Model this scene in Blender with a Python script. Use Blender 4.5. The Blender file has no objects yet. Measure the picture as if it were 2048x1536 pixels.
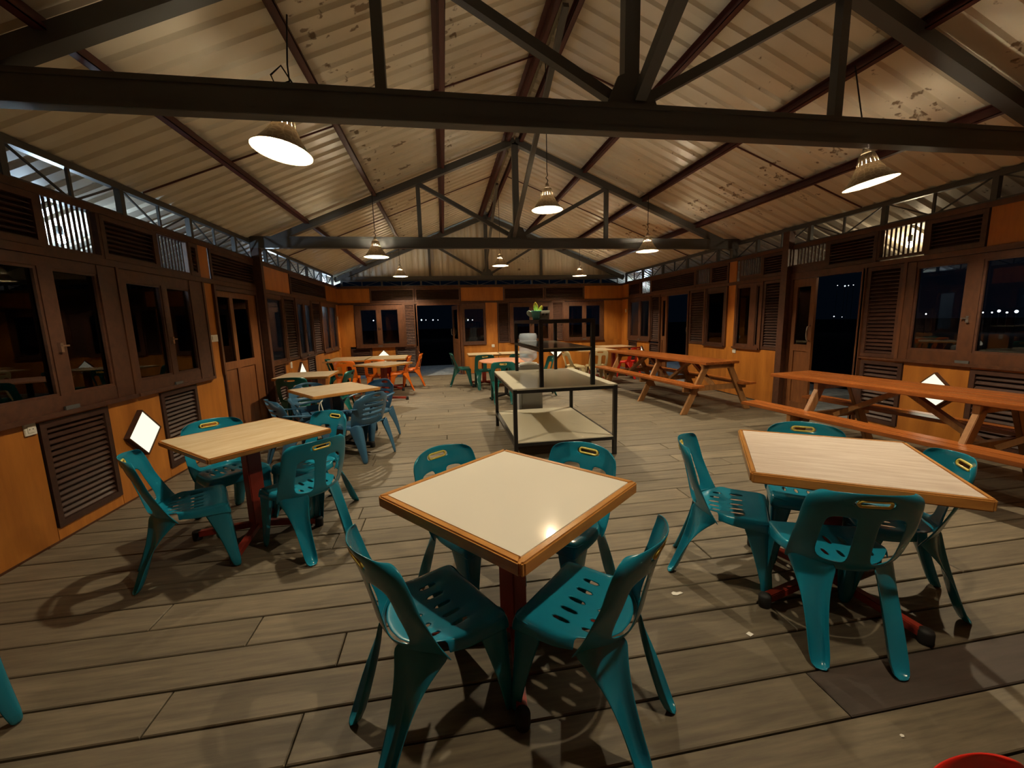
import bpy, bmesh, math, random
from mathutils import Vector, Matrix

random.seed(7)
SC = bpy.context.scene
COL = SC.collection
PI = math.pi

# ------------------------------------------------------------------ camera
FPX, VX, VY, ROLL, CAMH = 820.57, 887.2, 645.84, -0.02638, 1.5
dv = Vector((VX - 1024.0, VY - 768.0, FPX)).normalized()
up = Vector((1.0, ROLL, 0.0)).cross(dv).normalized()
if up.y > 0: up = -up
rt = dv.cross(up).normalized()
if rt.x < 0: rt = -rt
# rows (rt, dv, up) take camera vectors (x right, y down, z forward) to the room's axes
cam_x = Vector((rt.x, dv.x, up.x)); cam_d = Vector((rt.y, dv.y, up.y)); cam_f = Vector((rt.z, dv.z, up.z))
cd = bpy.data.cameras.new('camera'); cam = bpy.data.objects.new('camera', cd); COL.objects.link(cam)
M = Matrix(((cam_x.x, -cam_d.x, -cam_f.x, 0.0), (cam_x.y, -cam_d.y, -cam_f.y, 0.0), (cam_x.z, -cam_d.z, -cam_f.z, CAMH), (0, 0, 0, 1)))
cam.matrix_world = M
cd.sensor_fit = 'HORIZONTAL'; cd.sensor_width = 36.0; cd.lens = FPX / 2048.0 * 36.0
cd.clip_start = 0.02; cd.clip_end = 500
SC.camera = cam

# ------------------------------------------------------------------ world, view, exposure
W = bpy.data.worlds.new('night'); SC.world = W; W.use_nodes = True
bg = W.node_tree.nodes['Background']
bg.inputs[0].default_value = (0.08, 0.20, 0.42, 1); bg.inputs[1].default_value = 0.0035
SC.view_settings.view_transform = 'Standard'; SC.view_settings.look = 'None'
SC.view_settings.gamma = 1.0; SC.view_settings.use_curve_mapping = False
SC.view_settings.exposure = 1.05
SC.cycles.use_denoising = True
SC.cycles.max_bounces = 9; SC.cycles.diffuse_bounces = 6; SC.cycles.glossy_bounces = 4; SC.cycles.transparent_max_bounces = 16
SC.cycles.sample_clamp_indirect = 8.0
SC.cycles.caustics_reflective = False; SC.cycles.caustics_refractive = False
LAMP_W = 95.0          # each pendant bulb
WARM = (1.0, 0.835, 0.57)

# ------------------------------------------------------------------ materials
def mat(name, col, rough=0.5, metal=0.0, spec=0.5):
    m = bpy.data.materials.new(name); m.use_nodes = True
    b = m.node_tree.nodes['Principled BSDF']
    b.inputs['Base Color'].default_value = (*col, 1); b.inputs['Roughness'].default_value = rough
    b.inputs['Metallic'].default_value = metal; b.inputs['Specular IOR Level'].default_value = spec
    return m

def nd(m, t, **kw):
    n = m.node_tree.nodes.new(t)
    for k, v in kw.items(): setattr(n, k, v)
    return n

def lk(m, a, b): m.node_tree.links.new(a, b)

def wood(name, c1, c2, rough=0.45, scale=(1, 1, 1), rand=0.25, bump=0.15, noise=6.0, coord='Object', spec=0.5):
    m = mat(name, c1, rough, 0, spec); b = m.node_tree.nodes['Principled BSDF']
    tc = nd(m, 'ShaderNodeTexCoord'); mp = nd(m, 'ShaderNodeMapping'); mp.inputs['Scale'].default_value = scale
    oi = nd(m, 'ShaderNodeObjectInfo')
    vm = nd(m, 'ShaderNodeVectorMath', operation='ADD'); cx = nd(m, 'ShaderNodeCombineXYZ')
    ml = nd(m, 'ShaderNodeMath', operation='MULTIPLY'); ml.inputs[1].default_value = 37.0
    lk(m, oi.outputs['Random'], ml.inputs[0])
    for i in range(3): lk(m, ml.outputs[0], cx.inputs[i])
    lk(m, tc.outputs[coord], mp.inputs[0]); lk(m, mp.outputs[0], vm.inputs[0]); lk(m, cx.outputs[0], vm.inputs[1])
    nz = nd(m, 'ShaderNodeTexNoise'); nz.inputs['Scale'].default_value = noise; nz.inputs['Detail'].default_value = 6; nz.inputs['Roughness'].default_value = 0.62
    lk(m, vm.outputs[0], nz.inputs['Vector'])
    rp = nd(m, 'ShaderNodeValToRGB'); rp.color_ramp.elements[0].position = 0.33; rp.color_ramp.elements[1].position = 0.68
    rp.color_ramp.elements[0].color = (*c2, 1); rp.color_ramp.elements[1].color = (*c1, 1)
    lk(m, nz.outputs['Fac'], rp.inputs[0])
    hs = nd(m, 'ShaderNodeHueSaturation'); mr = nd(m, 'ShaderNodeMapRange')
    mr.inputs['To Min'].default_value = 1 - rand; mr.inputs['To Max'].default_value = 1 + rand
    lk(m, oi.outputs['Random'], mr.inputs['Value']); lk(m, mr.outputs[0], hs.inputs['Value']); lk(m, rp.outputs[0], hs.inputs['Color'])
    lk(m, hs.outputs[0], b.inputs['Base Color'])
    if bump:
        bp = nd(m, 'ShaderNodeBump'); bp.inputs['Strength'].default_value = bump; bp.inputs['Distance'].default_value = 0.004
        lk(m, nz.outputs['Fac'], bp.inputs['Height']); lk(m, bp.outputs[0], b.inputs['Normal'])
    return m

def emit(name, col, s):
    m = bpy.data.materials.new(name); m.use_nodes = True; nt = m.node_tree; nt.nodes.clear()
    o = nt.nodes.new('ShaderNodeOutputMaterial'); e = nt.nodes.new('ShaderNodeEmission')
    e.inputs[0].default_value = (*col, 1); e.inputs[1].default_value = s; nt.links.new(e.outputs[0], o.inputs[0])
    return m

def glass_mat(name, tint=(1, 1, 1), rough=0.0, ior=1.5):
    m = bpy.data.materials.new(name); m.use_nodes = True; nt = m.node_tree; nt.nodes.clear()
    o = nt.nodes.new('ShaderNodeOutputMaterial'); t = nt.nodes.new('ShaderNodeBsdfTransparent'); g = nt.nodes.new('ShaderNodeBsdfGlossy')
    mx = nt.nodes.new('ShaderNodeMixShader'); f = nt.nodes.new('ShaderNodeFresnel')
    t.inputs[0].default_value = (*tint, 1); g.inputs['Roughness'].default_value = rough; f.inputs[0].default_value = ior
    nt.links.new(f.outputs[0], mx.inputs[0]); nt.links.new(t.outputs[0], mx.inputs[1]); nt.links.new(g.outputs[0], mx.inputs[2]); nt.links.new(mx.outputs[0], o.inputs[0])
    return m

FLOORW = wood('weathered_plank', (0.195, 0.158, 0.105), (0.105, 0.084, 0.058), 0.62, (0.6, 7, 7), 0.16, 0.25, 5.0)
FLOORD = wood('dark_plank', (0.072, 0.052, 0.042), (0.05, 0.037, 0.03), 0.7, (0.6, 7, 7), 0.05, 0.2, 5.0)
SUBF = mat('subfloor_dark', (0.012, 0.009, 0.007), 0.9)
PLY = wood('varnished_plywood', (0.53, 0.195, 0.030), (0.36, 0.118, 0.017), 0.42, (2.2, 2.2, 0.35), 0.12, 0.05, 3.2)
DARKW = wood('dark_timber', (0.088, 0.034, 0.017), (0.05, 0.019, 0.011), 0.5, (3, 3, 3), 0.2, 0.08, 6)
SLATW = wood('dark_slat', (0.060, 0.024, 0.015), (0.034, 0.014, 0.009), 0.5, (3, 3, 3), 0.2, 0.06, 6)
TRIMW = wood('brown_timber', (0.115, 0.042, 0.017), (0.065, 0.024, 0.011), 0.45, (3, 3, 1.2), 0.15, 0.06, 5)
DOORW = wood('door_timber', (0.22, 0.082, 0.026), (0.13, 0.045, 0.016), 0.42, (5, 5, 0.7), 0.1, 0.06, 5)
STEEL = mat('dark_painted_steel', (0.080, 0.082, 0.082), 0.42)
REDST = mat('red_oxide_steel', (0.085, 0.020, 0.015), 0.5)
GALV = mat('grey_painted_steel', (0.11, 0.105, 0.095), 0.45)
PEDR = mat('red_pedestal_steel', (0.30, 0.032, 0.018), 0.4)
BLACKR = mat('black_rubber', (0.012, 0.012, 0.012), 0.7)
BLACKST = mat('black_shelf_steel', (0.012, 0.011, 0.011), 0.4)
WHITEP = mat('white_switch_plastic', (0.72, 0.68, 0.60), 0.35)
GLASS = glass_mat('window_glass')
def haze_glass():  # no real dust: translucency mixed in so the panes show a bluish glow
    m = glass_mat('added_haze_glass'); nt = m.node_tree; t = nt.nodes.new('ShaderNodeBsdfTranslucent'); t.inputs[0].default_value = (.8, .8, .8, 1)
    tr = [n for n in nt.nodes if n.type == 'BSDF_TRANSPARENT'][0]; mx = nt.nodes.new('ShaderNodeMixShader'); mx.inputs[0].default_value = .33
    top = [n for n in nt.nodes if n.type == 'MIX_SHADER' and n != mx][0]
    nt.links.new(tr.outputs[0], mx.inputs[1]); nt.links.new(t.outputs[0], mx.inputs[2]); nt.links.new(mx.outputs[0], top.inputs[1])
    return m
HAZEGL = haze_glass()
CHROME = mat('bright_metal', (0.75, 0.74, 0.70), 0.22, 1.0)
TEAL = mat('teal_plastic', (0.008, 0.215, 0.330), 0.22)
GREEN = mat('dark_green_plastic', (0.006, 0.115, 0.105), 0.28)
BLUE = mat('grey_blue_plastic', (0.038, 0.125, 0.225), 0.3)
ORANGE = mat('orange_plastic', (0.75, 0.155, 0.010), 0.3)
REDP = mat('red_plastic', (0.72, 0.022, 0.012), 0.35)
CREAM = mat('cream_plastic', (0.66, 0.54, 0.30), 0.35)
YELL = mat('yellow_grip_plastic', (0.70, 0.58, 0.12), 0.35)
EDGEW = wood('oak_edging', (0.60, 0.290, 0.075), (0.43, 0.185, 0.045), 0.3, (9, 1.2, 6), 0.1, 0.04, 5)
EDGEX = wood('oak_edging_across', (0.60, 0.290, 0.075), (0.43, 0.185, 0.045), 0.3, (1.2, 9, 6), 0.1, 0.04, 5)
LAMI = mat('cream_laminate', (0.82, 0.78, 0.69), 0.08)
LAMG = wood('streaky_laminate', (0.88, 0.77, 0.68), (0.70, 0.57, 0.48), 0.24, (1.6, 14, 1), 0.02, 0.0, 2.6)
LAMY = wood('marbled_laminate', (0.88, 0.73, 0.50), (0.74, 0.56, 0.34), 0.16, (1.4, 6, 1), 0.04, 0.0, 2.4)
LAMT = wood('tan_laminate', (0.68, 0.56, 0.40), (0.60, 0.48, 0.33), 0.2, (2, 5, 1), 0.05, 0.0, 3)
LAMP = mat('pink_laminate', (0.78, 0.36, 0.22), 0.3)
PICN = wood('varnished_bench_wood', (0.42, 0.130, 0.028), (0.26, 0.072, 0.016), 0.26, (7, 0.8, 7), 0.14, 0.05, 5)
PICL = wood('pale_leg_wood', (0.38, 0.185, 0.070), (0.25, 0.115, 0.04), 0.4, (5, 5, 1), 0.15, 0.05, 5)
SHELFW = mat('worn_white_board', (0.78, 0.73, 0.58), 0.14)
DISP = mat('pale_grey_cabinet', (0.40, 0.41, 0.42), 0.4)

def roof_mat():
    m = mat('painted_roof_sheet', (0.55, 0.48, 0.39), 0.36); b = m.node_tree.nodes['Principled BSDF']
    tc = nd(m, 'ShaderNodeTexCoord')
    n1 = nd(m, 'ShaderNodeTexNoise'); n1.inputs['Scale'].default_value = 9.0; n1.inputs['Detail'].default_value = 3; n1.inputs['Roughness'].default_value = 0.55
    n2 = nd(m, 'ShaderNodeTexNoise'); n2.inputs['Scale'].default_value = 0.55; n2.inputs['Detail'].default_value = 2
    lk(m, tc.outputs['Object'], n1.inputs['Vector']); lk(m, tc.outputs['Object'], n2.inputs['Vector'])
    ad = nd(m, 'ShaderNodeMath', operation='MULTIPLY'); lk(m, n1.outputs['Fac'], ad.inputs[0]); lk(m, n2.outputs['Fac'], ad.inputs[1])
    rp = nd(m, 'ShaderNodeValToRGB'); rp.color_ramp.elements[0].position = 0.395; rp.color_ramp.elements[1].position = 0.43
    rp.color_ramp.elements[0].color = (0, 0, 0, 1); rp.color_ramp.elements[1].color = (1, 1, 1, 1); lk(m, ad.outputs[0], rp.inputs[0])
    n3 = nd(m, 'ShaderNodeTexNoise'); n3.inputs['Scale'].default_value = 1.7; n3.inputs['Detail'].default_value = 4; lk(m, tc.outputs['Object'], n3.inputs['Vector'])
    r3 = nd(m, 'ShaderNodeValToRGB'); r3.color_ramp.elements[0].position = 0.3; r3.color_ramp.elements[1].position = 0.7
    r3.color_ramp.elements[0].color = (0.72, 0.65, 0.52, 1); r3.color_ramp.elements[1].color = (0.81, 0.74, 0.61, 1); lk(m, n3.outputs['Fac'], r3.inputs[0])
    mx = nd(m, 'ShaderNodeMixRGB'); mx.inputs['Color2'].default_value = (0.25, 0.185, 0.12, 1)
    lk(m, rp.outputs[0], mx.inputs['Fac']); lk(m, r3.outputs[0], mx.inputs['Color1'])
    lk(m, mx.outputs[0], b.inputs['Base Color'])
    return m
ROOF = roof_mat()

def shade_mat():
    m = bpy.data.materials.new('thin_lamp_shade'); m.use_nodes = True; nt = m.node_tree
    b = nt.nodes['Principled BSDF']; b.inputs['Base Color'].default_value = (0.42, 0.36, 0.28, 1); b.inputs['Roughness'].default_value = 0.45
    o = nt.nodes['Material Output']; t = nt.nodes.new('ShaderNodeBsdfTranslucent'); t.inputs[0].default_value = (0.9, 0.72, 0.5, 1)
    mx = nt.nodes.new('ShaderNodeMixShader'); mx.inputs[0].default_value = 0.02
    tc = nt.nodes.new('ShaderNodeTexCoord'); vo = nt.nodes.new('ShaderNodeTexVoronoi'); vo.feature = 'DISTANCE_TO_EDGE'; vo.inputs['Scale'].default_value = 26
    rp = nt.nodes.new('ShaderNodeValToRGB'); rp.color_ramp.elements[0].position = 0.02; rp.color_ramp.elements[1].position = 0.10
    rp.color_ramp.elements[0].color = (0.40, 0.35, 0.27, 1); rp.color_ramp.elements[1].color = (0.24, 0.20, 0.15, 1)
    nt.links.new(tc.outputs['Object'], vo.inputs['Vector']); nt.links.new(vo.outputs['Distance'], rp.inputs[0]); nt.links.new(rp.outputs[0], b.inputs['Base Color'])
    nt.links.new(b.outputs[0], mx.inputs[1]); nt.links.new(t.outputs[0], mx.inputs[2]); nt.links.new(mx.outputs[0], o.inputs[0])
    return m
SHADE = shade_mat()
BULB = emit('bulb_glow', (1.0, 0.83, 0.55), 40.0)
BULBC = emit('cool_bulb_glow', (0.72, 0.86, 1.0), 40.0)
DIFF = emit('lit_diffuser', (1.0, 0.91, 0.66), 0.62)

# ------------------------------------------------------------------ mesh builder
class MB:
    def __init__(s): s.v = []; s.f = []
    def add(s, vs, fs):
        n = len(s.v); s.v += [tuple(p) for p in vs]; s.f += [tuple(i + n for i in f) for f in fs]; return s
    def box(s, a, b, ch=0.0):
        x0, y0, z0 = a; x1, y1, z1 = b
        if x0 > x1: x0, x1 = x1, x0
        if y0 > y1: y0, y1 = y1, y0
        if z0 > z1: z0, z1 = z1, z0
        if ch <= 0:
            return s.add([(x0,y0,z0),(x1,y0,z0),(x1,y1,z0),(x0,y1,z0),(x0,y0,z1),(x1,y0,z1),(x1,y1,z1),(x0,y1,z1)],
                         [(0,3,2,1),(4,5,6,7),(0,1,5,4),(1,2,6,5),(2,3,7,6),(3,0,4,7)])
        c = min(ch, (x1-x0)*.45, (y1-y0)*.45, (z1-z0)*.45)   # top edges chamfered
        return s.add([(x0,y0,z0),(x1,y0,z0),(x1,y1,z0),(x0,y1,z0),(x0,y0,z1-c),(x1,y0,z1-c),(x1,y1,z1-c),(x0,y1,z1-c),
                      (x0+c,y0+c,z1),(x1-c,y0+c,z1),(x1-c,y1-c,z1),(x0+c,y1-c,z1)],
                     [(0,3,2,1),(0,1,5,4),(1,2,6,5),(2,3,7,6),(3,0,4,7),(4,5,9,8),(5,6,10,9),(6,7,11,10),(7,4,8,11),(8,9,10,11)])
    def bar(s, p, q, w, h, ref=(0, 0, 1)):
        p = Vector(p); q = Vector(q); d = (q - p).normalized(); r = Vector(ref)
        if abs(d.dot(r)) > 0.98: r = Vector((0, 1, 0))
        a = d.cross(r).normalized() * w / 2; b = d.cross(a).normalized() * h / 2
        vs = [e + sa * a + sb * b for e in (p, q) for sa, sb in ((-1,-1),(1,-1),(1,1),(-1,1))]
        return s.add(vs, [(3,2,1,0),(4,5,6,7),(0,1,5,4),(1,2,6,5),(2,3,7,6),(3,0,4,7)])
    def tube(s, pts, r, n=8, closed=False):
        pts = [Vector(p) for p in pts]; m = len(pts); vs = []; fs = []; pa = None
        for i, p in enumerate(pts):
            if closed: d = (pts[(i+1) % m] - pts[i-1]).normalized()
            else: d = (pts[min(i+1, m-1)] - pts[max(i-1, 0)]).normalized()
            if pa is None:
                a = d.cross(Vector((0, 0, 1)))
                if a.length < 1e-3: a = d.cross(Vector((1, 0, 0)))
                a.normalize()
            else: a = (pa - d * pa.dot(d)).normalized()
            pa = a; b = d.cross(a); rr = r[i] if isinstance(r, (list, tuple)) else r
            vs += [p + rr * (math.cos(2*PI*k/n) * a + math.sin(2*PI*k/n) * b) for k in range(n)]
        for i in range(m if closed else m - 1):
            j = (i + 1) % m
            for k in range(n): fs.append((i*n+k, i*n+(k+1) % n, j*n+(k+1) % n, j*n+k))
        if not closed: fs += [tuple(range(n-1, -1, -1)), tuple(range((m-1)*n, m*n))]
        return s.add(vs, fs)
    def lathe(s, prof, n=24, c=(0, 0, 0)):
        vs = []; fs = []
        for r, z in prof: vs += [(c[0] + r*math.cos(2*PI*k/n), c[1] + r*math.sin(2*PI*k/n), c[2] + z) for k in range(n)]
        for i in range(len(prof) - 1):
            for k in range(n): fs.append((i*n+k, i*n+(k+1) % n, (i+1)*n+(k+1) % n, (i+1)*n+k))
        return s.add(vs, fs)
    def prism(s, out, z0, z1, T=None):
        n = len(out); T = T or (lambda x, y, z: (x, y, z))
        vs = [T(x, y, z0) for x, y in out] + [T(x, y, z1) for x, y in out]
        fs = [tuple(range(n-1, -1, -1)), tuple(range(n, 2*n))] + [(i, (i+1) % n, n+(i+1) % n, n+i) for i in range(n)]
        return s.add(vs, fs)
    def mesh(s, name, m=None, smooth=False):
        me = bpy.data.meshes.new(name); me.from_pydata(s.v, [], s.f); me.update()
        b = bmesh.new(); b.from_mesh(me); bmesh.ops.recalc_face_normals(b, faces=b.faces); b.to_mesh(me); b.free()
        if m: me.materials.append(m)
        if smooth:
            for p in me.polygons: p.use_smooth = True
        return me

def place(name, me, parent=None, loc=(0, 0, 0), rz=0.0):
    o = bpy.data.objects.new(name, me); COL.objects.link(o); o.location = loc; o.rotation_euler = (0, 0, rz)
    if parent: o.parent = parent
    return o

def obj(name, mb, m, parent=None, smooth=False, bevel=0.0):
    me = mb.mesh(name, m, smooth)
    if bevel:
        b = bmesh.new(); b.from_mesh(me)
        bmesh.ops.bevel(b, geom=[e for e in b.edges if e.is_manifold and e.calc_face_angle(0) > 0.6], offset=bevel, segments=2, affect='EDGES', clamp_overlap=True)
        b.to_mesh(me); b.free()
        for p in me.polygons: p.use_smooth = smooth
    return place(name, me, parent)

def tag(o, label, cat, group=None):
    o['label'] = label; o['category'] = cat
    if group: o['group'] = group
    return o

def thing(name, label, cat, loc=(0, 0, 0), rz=0.0, group=None):
    o = bpy.data.objects.new(name, None); COL.objects.link(o); o.location = loc; o.rotation_euler = (0, 0, rz)
    o.empty_display_size = 0.1
    return tag(o, label, cat, group)

def struct(name, mb, m, bevel=0.0):
    o = obj(name, mb, m, None, False, bevel); o['kind'] = 'structure'; return o

def bake(mb, solid=0.0, sub=0, m=None, name='part', bev=0.0):
    """cage -> solidify -> subdivision, evaluated once so that copies share the mesh"""
    me = mb.mesh(name, m); o = bpy.data.objects.new('tmp', me); COL.objects.link(o)
    if solid:
        k = o.modifiers.new('s', 'SOLIDIFY'); k.thickness = solid; k.offset = 0
    if sub:
        k = o.modifiers.new('u', 'SUBSURF'); k.levels = sub; k.render_levels = sub
    dg = bpy.context.evaluated_depsgraph_get(); ev = o.evaluated_get(dg)
    r = bpy.data.meshes.new_from_object(ev); r.name = name
    bpy.data.objects.remove(o); bpy.data.meshes.remove(me)
    for p in r.polygons: p.use_smooth = True
    return r

# ------------------------------------------------------------------ room measures
XL, XR, YF, YB = -2.83, 5.39, 12.0, -1.9
XC = 1.28
def roofz(x, c=4.52): return c - 0.41 * abs(x - XC)

# ---- floor
sub = MB(); sub.box((XL - 0.1, YB, -0.09), (XR + 0.1, YF + 0.05, -0.045))
floor = struct('floor', sub, SUBF)
pw = 0.207
k = 0
y = 1.32 - pw * 15
while y < YF:
    y0, y1 = y + 0.004, min(y + pw - 0.004 - random.choice((0, 0, 0.003)), YF)
    cuts = [XL]; x = XL + random.uniform(0.9, 3.2)
    if abs(y - 1.113) < 0.02: cuts += [-0.9, 1.44, 3.9]
    elif abs(y - 1.734) < 0.02: cuts += [-0.55, 2.9]
    elif abs(y - 1.32) < 0.02: cuts += [-0.62, 3.2]
    else:
        while x < XR - 0.8:
            cuts.append(x); x += random.uniform(2.6, 4.2)
    cuts.append(XR)
    for a, b in zip(cuts, cuts[1:]):
        dz = random.uniform(-0.003, 0.0)
        mb = MB(); mb.box((-(b-a)/2 + 0.003, -(y1-y0)/2, -0.035), ((b-a)/2 - 0.003, (y1-y0)/2, 0), 0.004)
        dark = abs(y - 1.113) < 0.02 and abs(a - 1.44) < 0.01
        p = obj('plank', mb, FLOORD if dark else FLOORW, floor); p.location = ((a+b)/2, (y0+y1)/2, dz)
    y += pw

# ---- outside: dark ground and a pale concrete terrace beyond the far door
g = MB(); g.box((-120, -60, -1.3), (160, 200, -1.2)); struct('ground', g, mat('dark_ground', (0.02, 0.022, 0.025), 0.9))
t = MB(); t.box((XL - 3.0, YF + 0.06, -0.16), (XR + 3.0, YF + 3.4, -0.05)); t.box((XL - 2.6, YB, -0.16), (XL - 0.12, YF + 0.06, -0.05)); t.box((XR + 0.12, YB, -0.16), (XR + 2.6, YF + 0.06, -0.05))
def concrete(name, c1, c2):
    return wood(name, c1, c2, 0.85, (1, 1, 1), 0.0, 0.2, 9)
struct('terrace', t, concrete('rough_concrete', (0.46, 0.50, 0.54), (0.25, 0.28, 0.31)))

# ------------------------------------------------------------------ ceiling: corrugated sheets on red purlins
cp = MB()
cp.add([(XC - 0.22, YB, roofz(XC - .22, 4.56)), (XC, YB, 4.58), (XC + .22, YB, roofz(XC + .22, 4.56)), (XC - 0.22, YF + 1.2, roofz(XC - .22, 4.56)), (XC, YF + 1.2, 4.58), (XC + .22, YF + 1.2, roofz(XC + .22, 4.56))], [(0, 1, 4, 3), (1, 2, 5, 4)])
ceiling = struct('ceiling', cp, ROOF)
def sheet_mesh(side):
    mb = MB(); prof = []
    for r in range(4):
        o = r * 0.2
        prof += [(o, 0), (o + .055, 0), (o + .075, .028), (o + .125, .028), (o + .145, 0)]
    prof += [(0.8, 0), (0.815, 0)]
    xe = 5.82 if side < 0 else 5.70
    n = len(prof); vs = []
    for d in (0.03, xe):
        vs += [(side * d, yy, -0.41 * d + zz) for yy, zz in prof]
    return mb.add(vs, [(i, i+1, n+i+1, n+i) for i in range(n-1)])
for side in (-1, 1):
    sm = sheet_mesh(side).mesh('roof_sheet', ROOF)
    yy = YB; i = 0
    while yy < YF + 0.8:
        p = place('roof_sheet', sm, ceiling, (XC, yy, 4.525 + (0.002 if i % 2 else 0))); yy += 0.8; i += 1
for side in (-1, 1):
    for d in (0.13, 1.2, 2.27, 3.3):
        mb = MB(); x = XC + side * d
        w = 0.06
        # C-section: web and two lips
        z1 = roofz(x) - 0.006
        mb.box((x - 0.004, YB, z1 - 0.10), (x + 0.004, YF + 0.9, z1))
        mb.box((x, YB, z1 - 0.10), (x + side * -0.055, YF + 0.9, z1 - 0.094))
        mb.box((x, YB, z1 - 0.012), (x + side * 0.055, YF + 0.9, z1 - 0.006) if side < 0 else (x - 0.055, YF + 0.9, z1 - 0.006))
        mb.box((x + side * -0.055, YB, z1 - 0.10), (x + side * -0.05, YF + 0.9, z1 - 0.075))
        obj('purlin', mb, REDST if d > 0.2 or side < 0 else REDST, ceiling)
# thin conduit lines fixed under the sheets on the left slope
for ya in (4.75, 8.6):
    mb = MB(); mb.bar((XC - 4.1, ya, roofz(XC - 4.1) - .012), (XC - 0.1, ya + 0.28, roofz(XC - .1) - .012), 0.014, 0.014)
    obj('tie_rod', mb, REDST, ceiling)
    mb = MB(); mb.bar((XC + 4.1, ya, roofz(XC + 4.1) - .012), (XC + 0.1, ya + 0.28, roofz(XC + .1) - .012), 0.014, 0.014)
    obj('tie_rod', mb, REDST, ceiling)

# ------------------------------------------------------------------ trusses
def truss(Y, label, last=False):
    t = thing('roof_truss', label, 'roof truss', (XC, Y, 2.7))
    H = 4.11
    def P(dx, z): return (dx, 0, z - 2.7)
    mb = MB(); d = 0.17 if not last else 0.09; zb = 2.70
    if not last:   # channel beam: web with two flanges towards the camera
        mb.box((-H, 0.0, 0), (H, 0.012, d)); mb.box((-H, -0.075, 0), (H, 0.0, 0.012)); mb.box((-H, -0.075, d - 0.012), (H, 0.0, d)); mb.box((-H, -0.078, 0), (H, -0.07, 0.03)); mb.box((-H, -0.078, d-.03), (H, -0.07, d))
        mb.box((-H, -0.07, .012), (H, -0.066, d - .012))
    else: mb.box((-H, -0.04, 0), (H, 0.04, d))
    obj('tie_beam', mb, STEEL, t)
    for s in (-1, 1):
        mb = MB(); mb.bar(P(s * H, roofz(XC + s*H, 4.385)), P(0, 4.385), 0.10, 0.10); obj('rafter', mb, STEEL, t)
    kp = MB(); kp.box((-0.05, -0.05, d), (0.05, 0.03, 4.34 - 2.7)); obj('king_post', kp, STEEL, t)
    for s in (-1, 1):
        mb = MB(); mb.box((s*1.58 - 0.032, -0.035, d), (s*1.58 + 0.032, 0.03, roofz(XC + 1.58, 4.36) - 2.7)); obj('web_post', mb, STEEL, t)
        mb = MB(); mb.bar(P(s * 0.08, 2.7 + d + 0.04), P(s * 1.56, roofz(XC + 1.56, 4.33)), 0.06, 0.06); obj('web_brace', mb, STEEL, t)
        gp = MB(); gp.prism([(0, d), (s*0.17, d), (s*0.10, d+.16), (0, d+.2)], -0.012, 0.012, lambda x, y, z: (x, -0.055 + z, y)); obj('gusset_plate', gp, STEEL, t)
    return t
truss(2.8, 'dark steel roof truss spanning the top of the frame nearest the camera')
truss(7.08, 'dark steel roof truss in the middle of the hall above the shelf rack')
truss(YF - 0.07, 'thin dark steel truss against the far gable sheets', True)
# sloping braces in the ridge line, from king post foot up towards the camera
for ya, lab in ((7.02, 'long sloping steel brace rising from the middle truss to the ridge'), (11.9, 'long sloping steel brace rising from the far truss to the ridge'), (2.74, 'thick sloping steel brace rising from the nearest truss king post')):
    mb = MB(); mb.bar((XC - .05, ya, 2.9), (XC - .05, ya - 3.0, 4.3), 0.055, 0.055) if ya > 3 else mb.bar((XC + .05, ya, 2.92), (XC + .05, ya - 1.9, 4.05), 0.075, 0.075)
    tag(obj('ridge_brace', mb, GALV if ya > 3 else STEEL), lab, 'brace')

# ------------------------------------------------------------------ eave lattice beams
def lattice(name, label, P, u0, u1, z0=2.535, z1=2.80):
    t = thing(name, label, 'lattice beam', P(u0, 0, z0))
    base = Vector(P(u0, 0, z0))
    def L(u, z, d=0.03): return Vector(P(u, d, z)) - base
    for z, w in ((z1, 0.055), (z0 + .012, 0.035)):
        mb = MB(); mb.bar(L(u0, z), L(u1, z), w, w); obj('chord', mb, STEEL, t)
    n = int(round((u1 - u0) / 0.52)); st = (u1 - u0) / n
    for i in range(n + 1):
        w = 0.05 if i % 2 == 0 else 0.022
        mb = MB(); mb.bar(L(u0 + i*st, z0), L(u0 + i*st, z1), w, w, (1, 0, 0)); obj('post', mb, STEEL, t)
        if i < n:
            mb = MB(); a, b = ((z0, z1) if i % 2 else (z1, z0))
            mb.bar(L(u0 + i*st, a), L(u0 + (i+1)*st, b), 0.014, 0.014); obj('brace', mb, STEEL, t)
PL = lambda u, d, z: (XL - d, u, z)
PR = lambda u, d, z: (XR + d, u, z)
PF = lambda u, d, z: (u, YF + d, z)
lattice('eave_truss', 'dark steel lattice under the roof along the left wall top', PL, 0.3, 11.8)
lattice('eave_truss', 'dark steel lattice under the roof along the right wall top', PR, 0.3, 11.8)
lattice('eave_truss', 'thin dark steel lattice in the gap above the far wall', PF, XL + .15, XR - .15, 2.53, 2.70)

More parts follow.
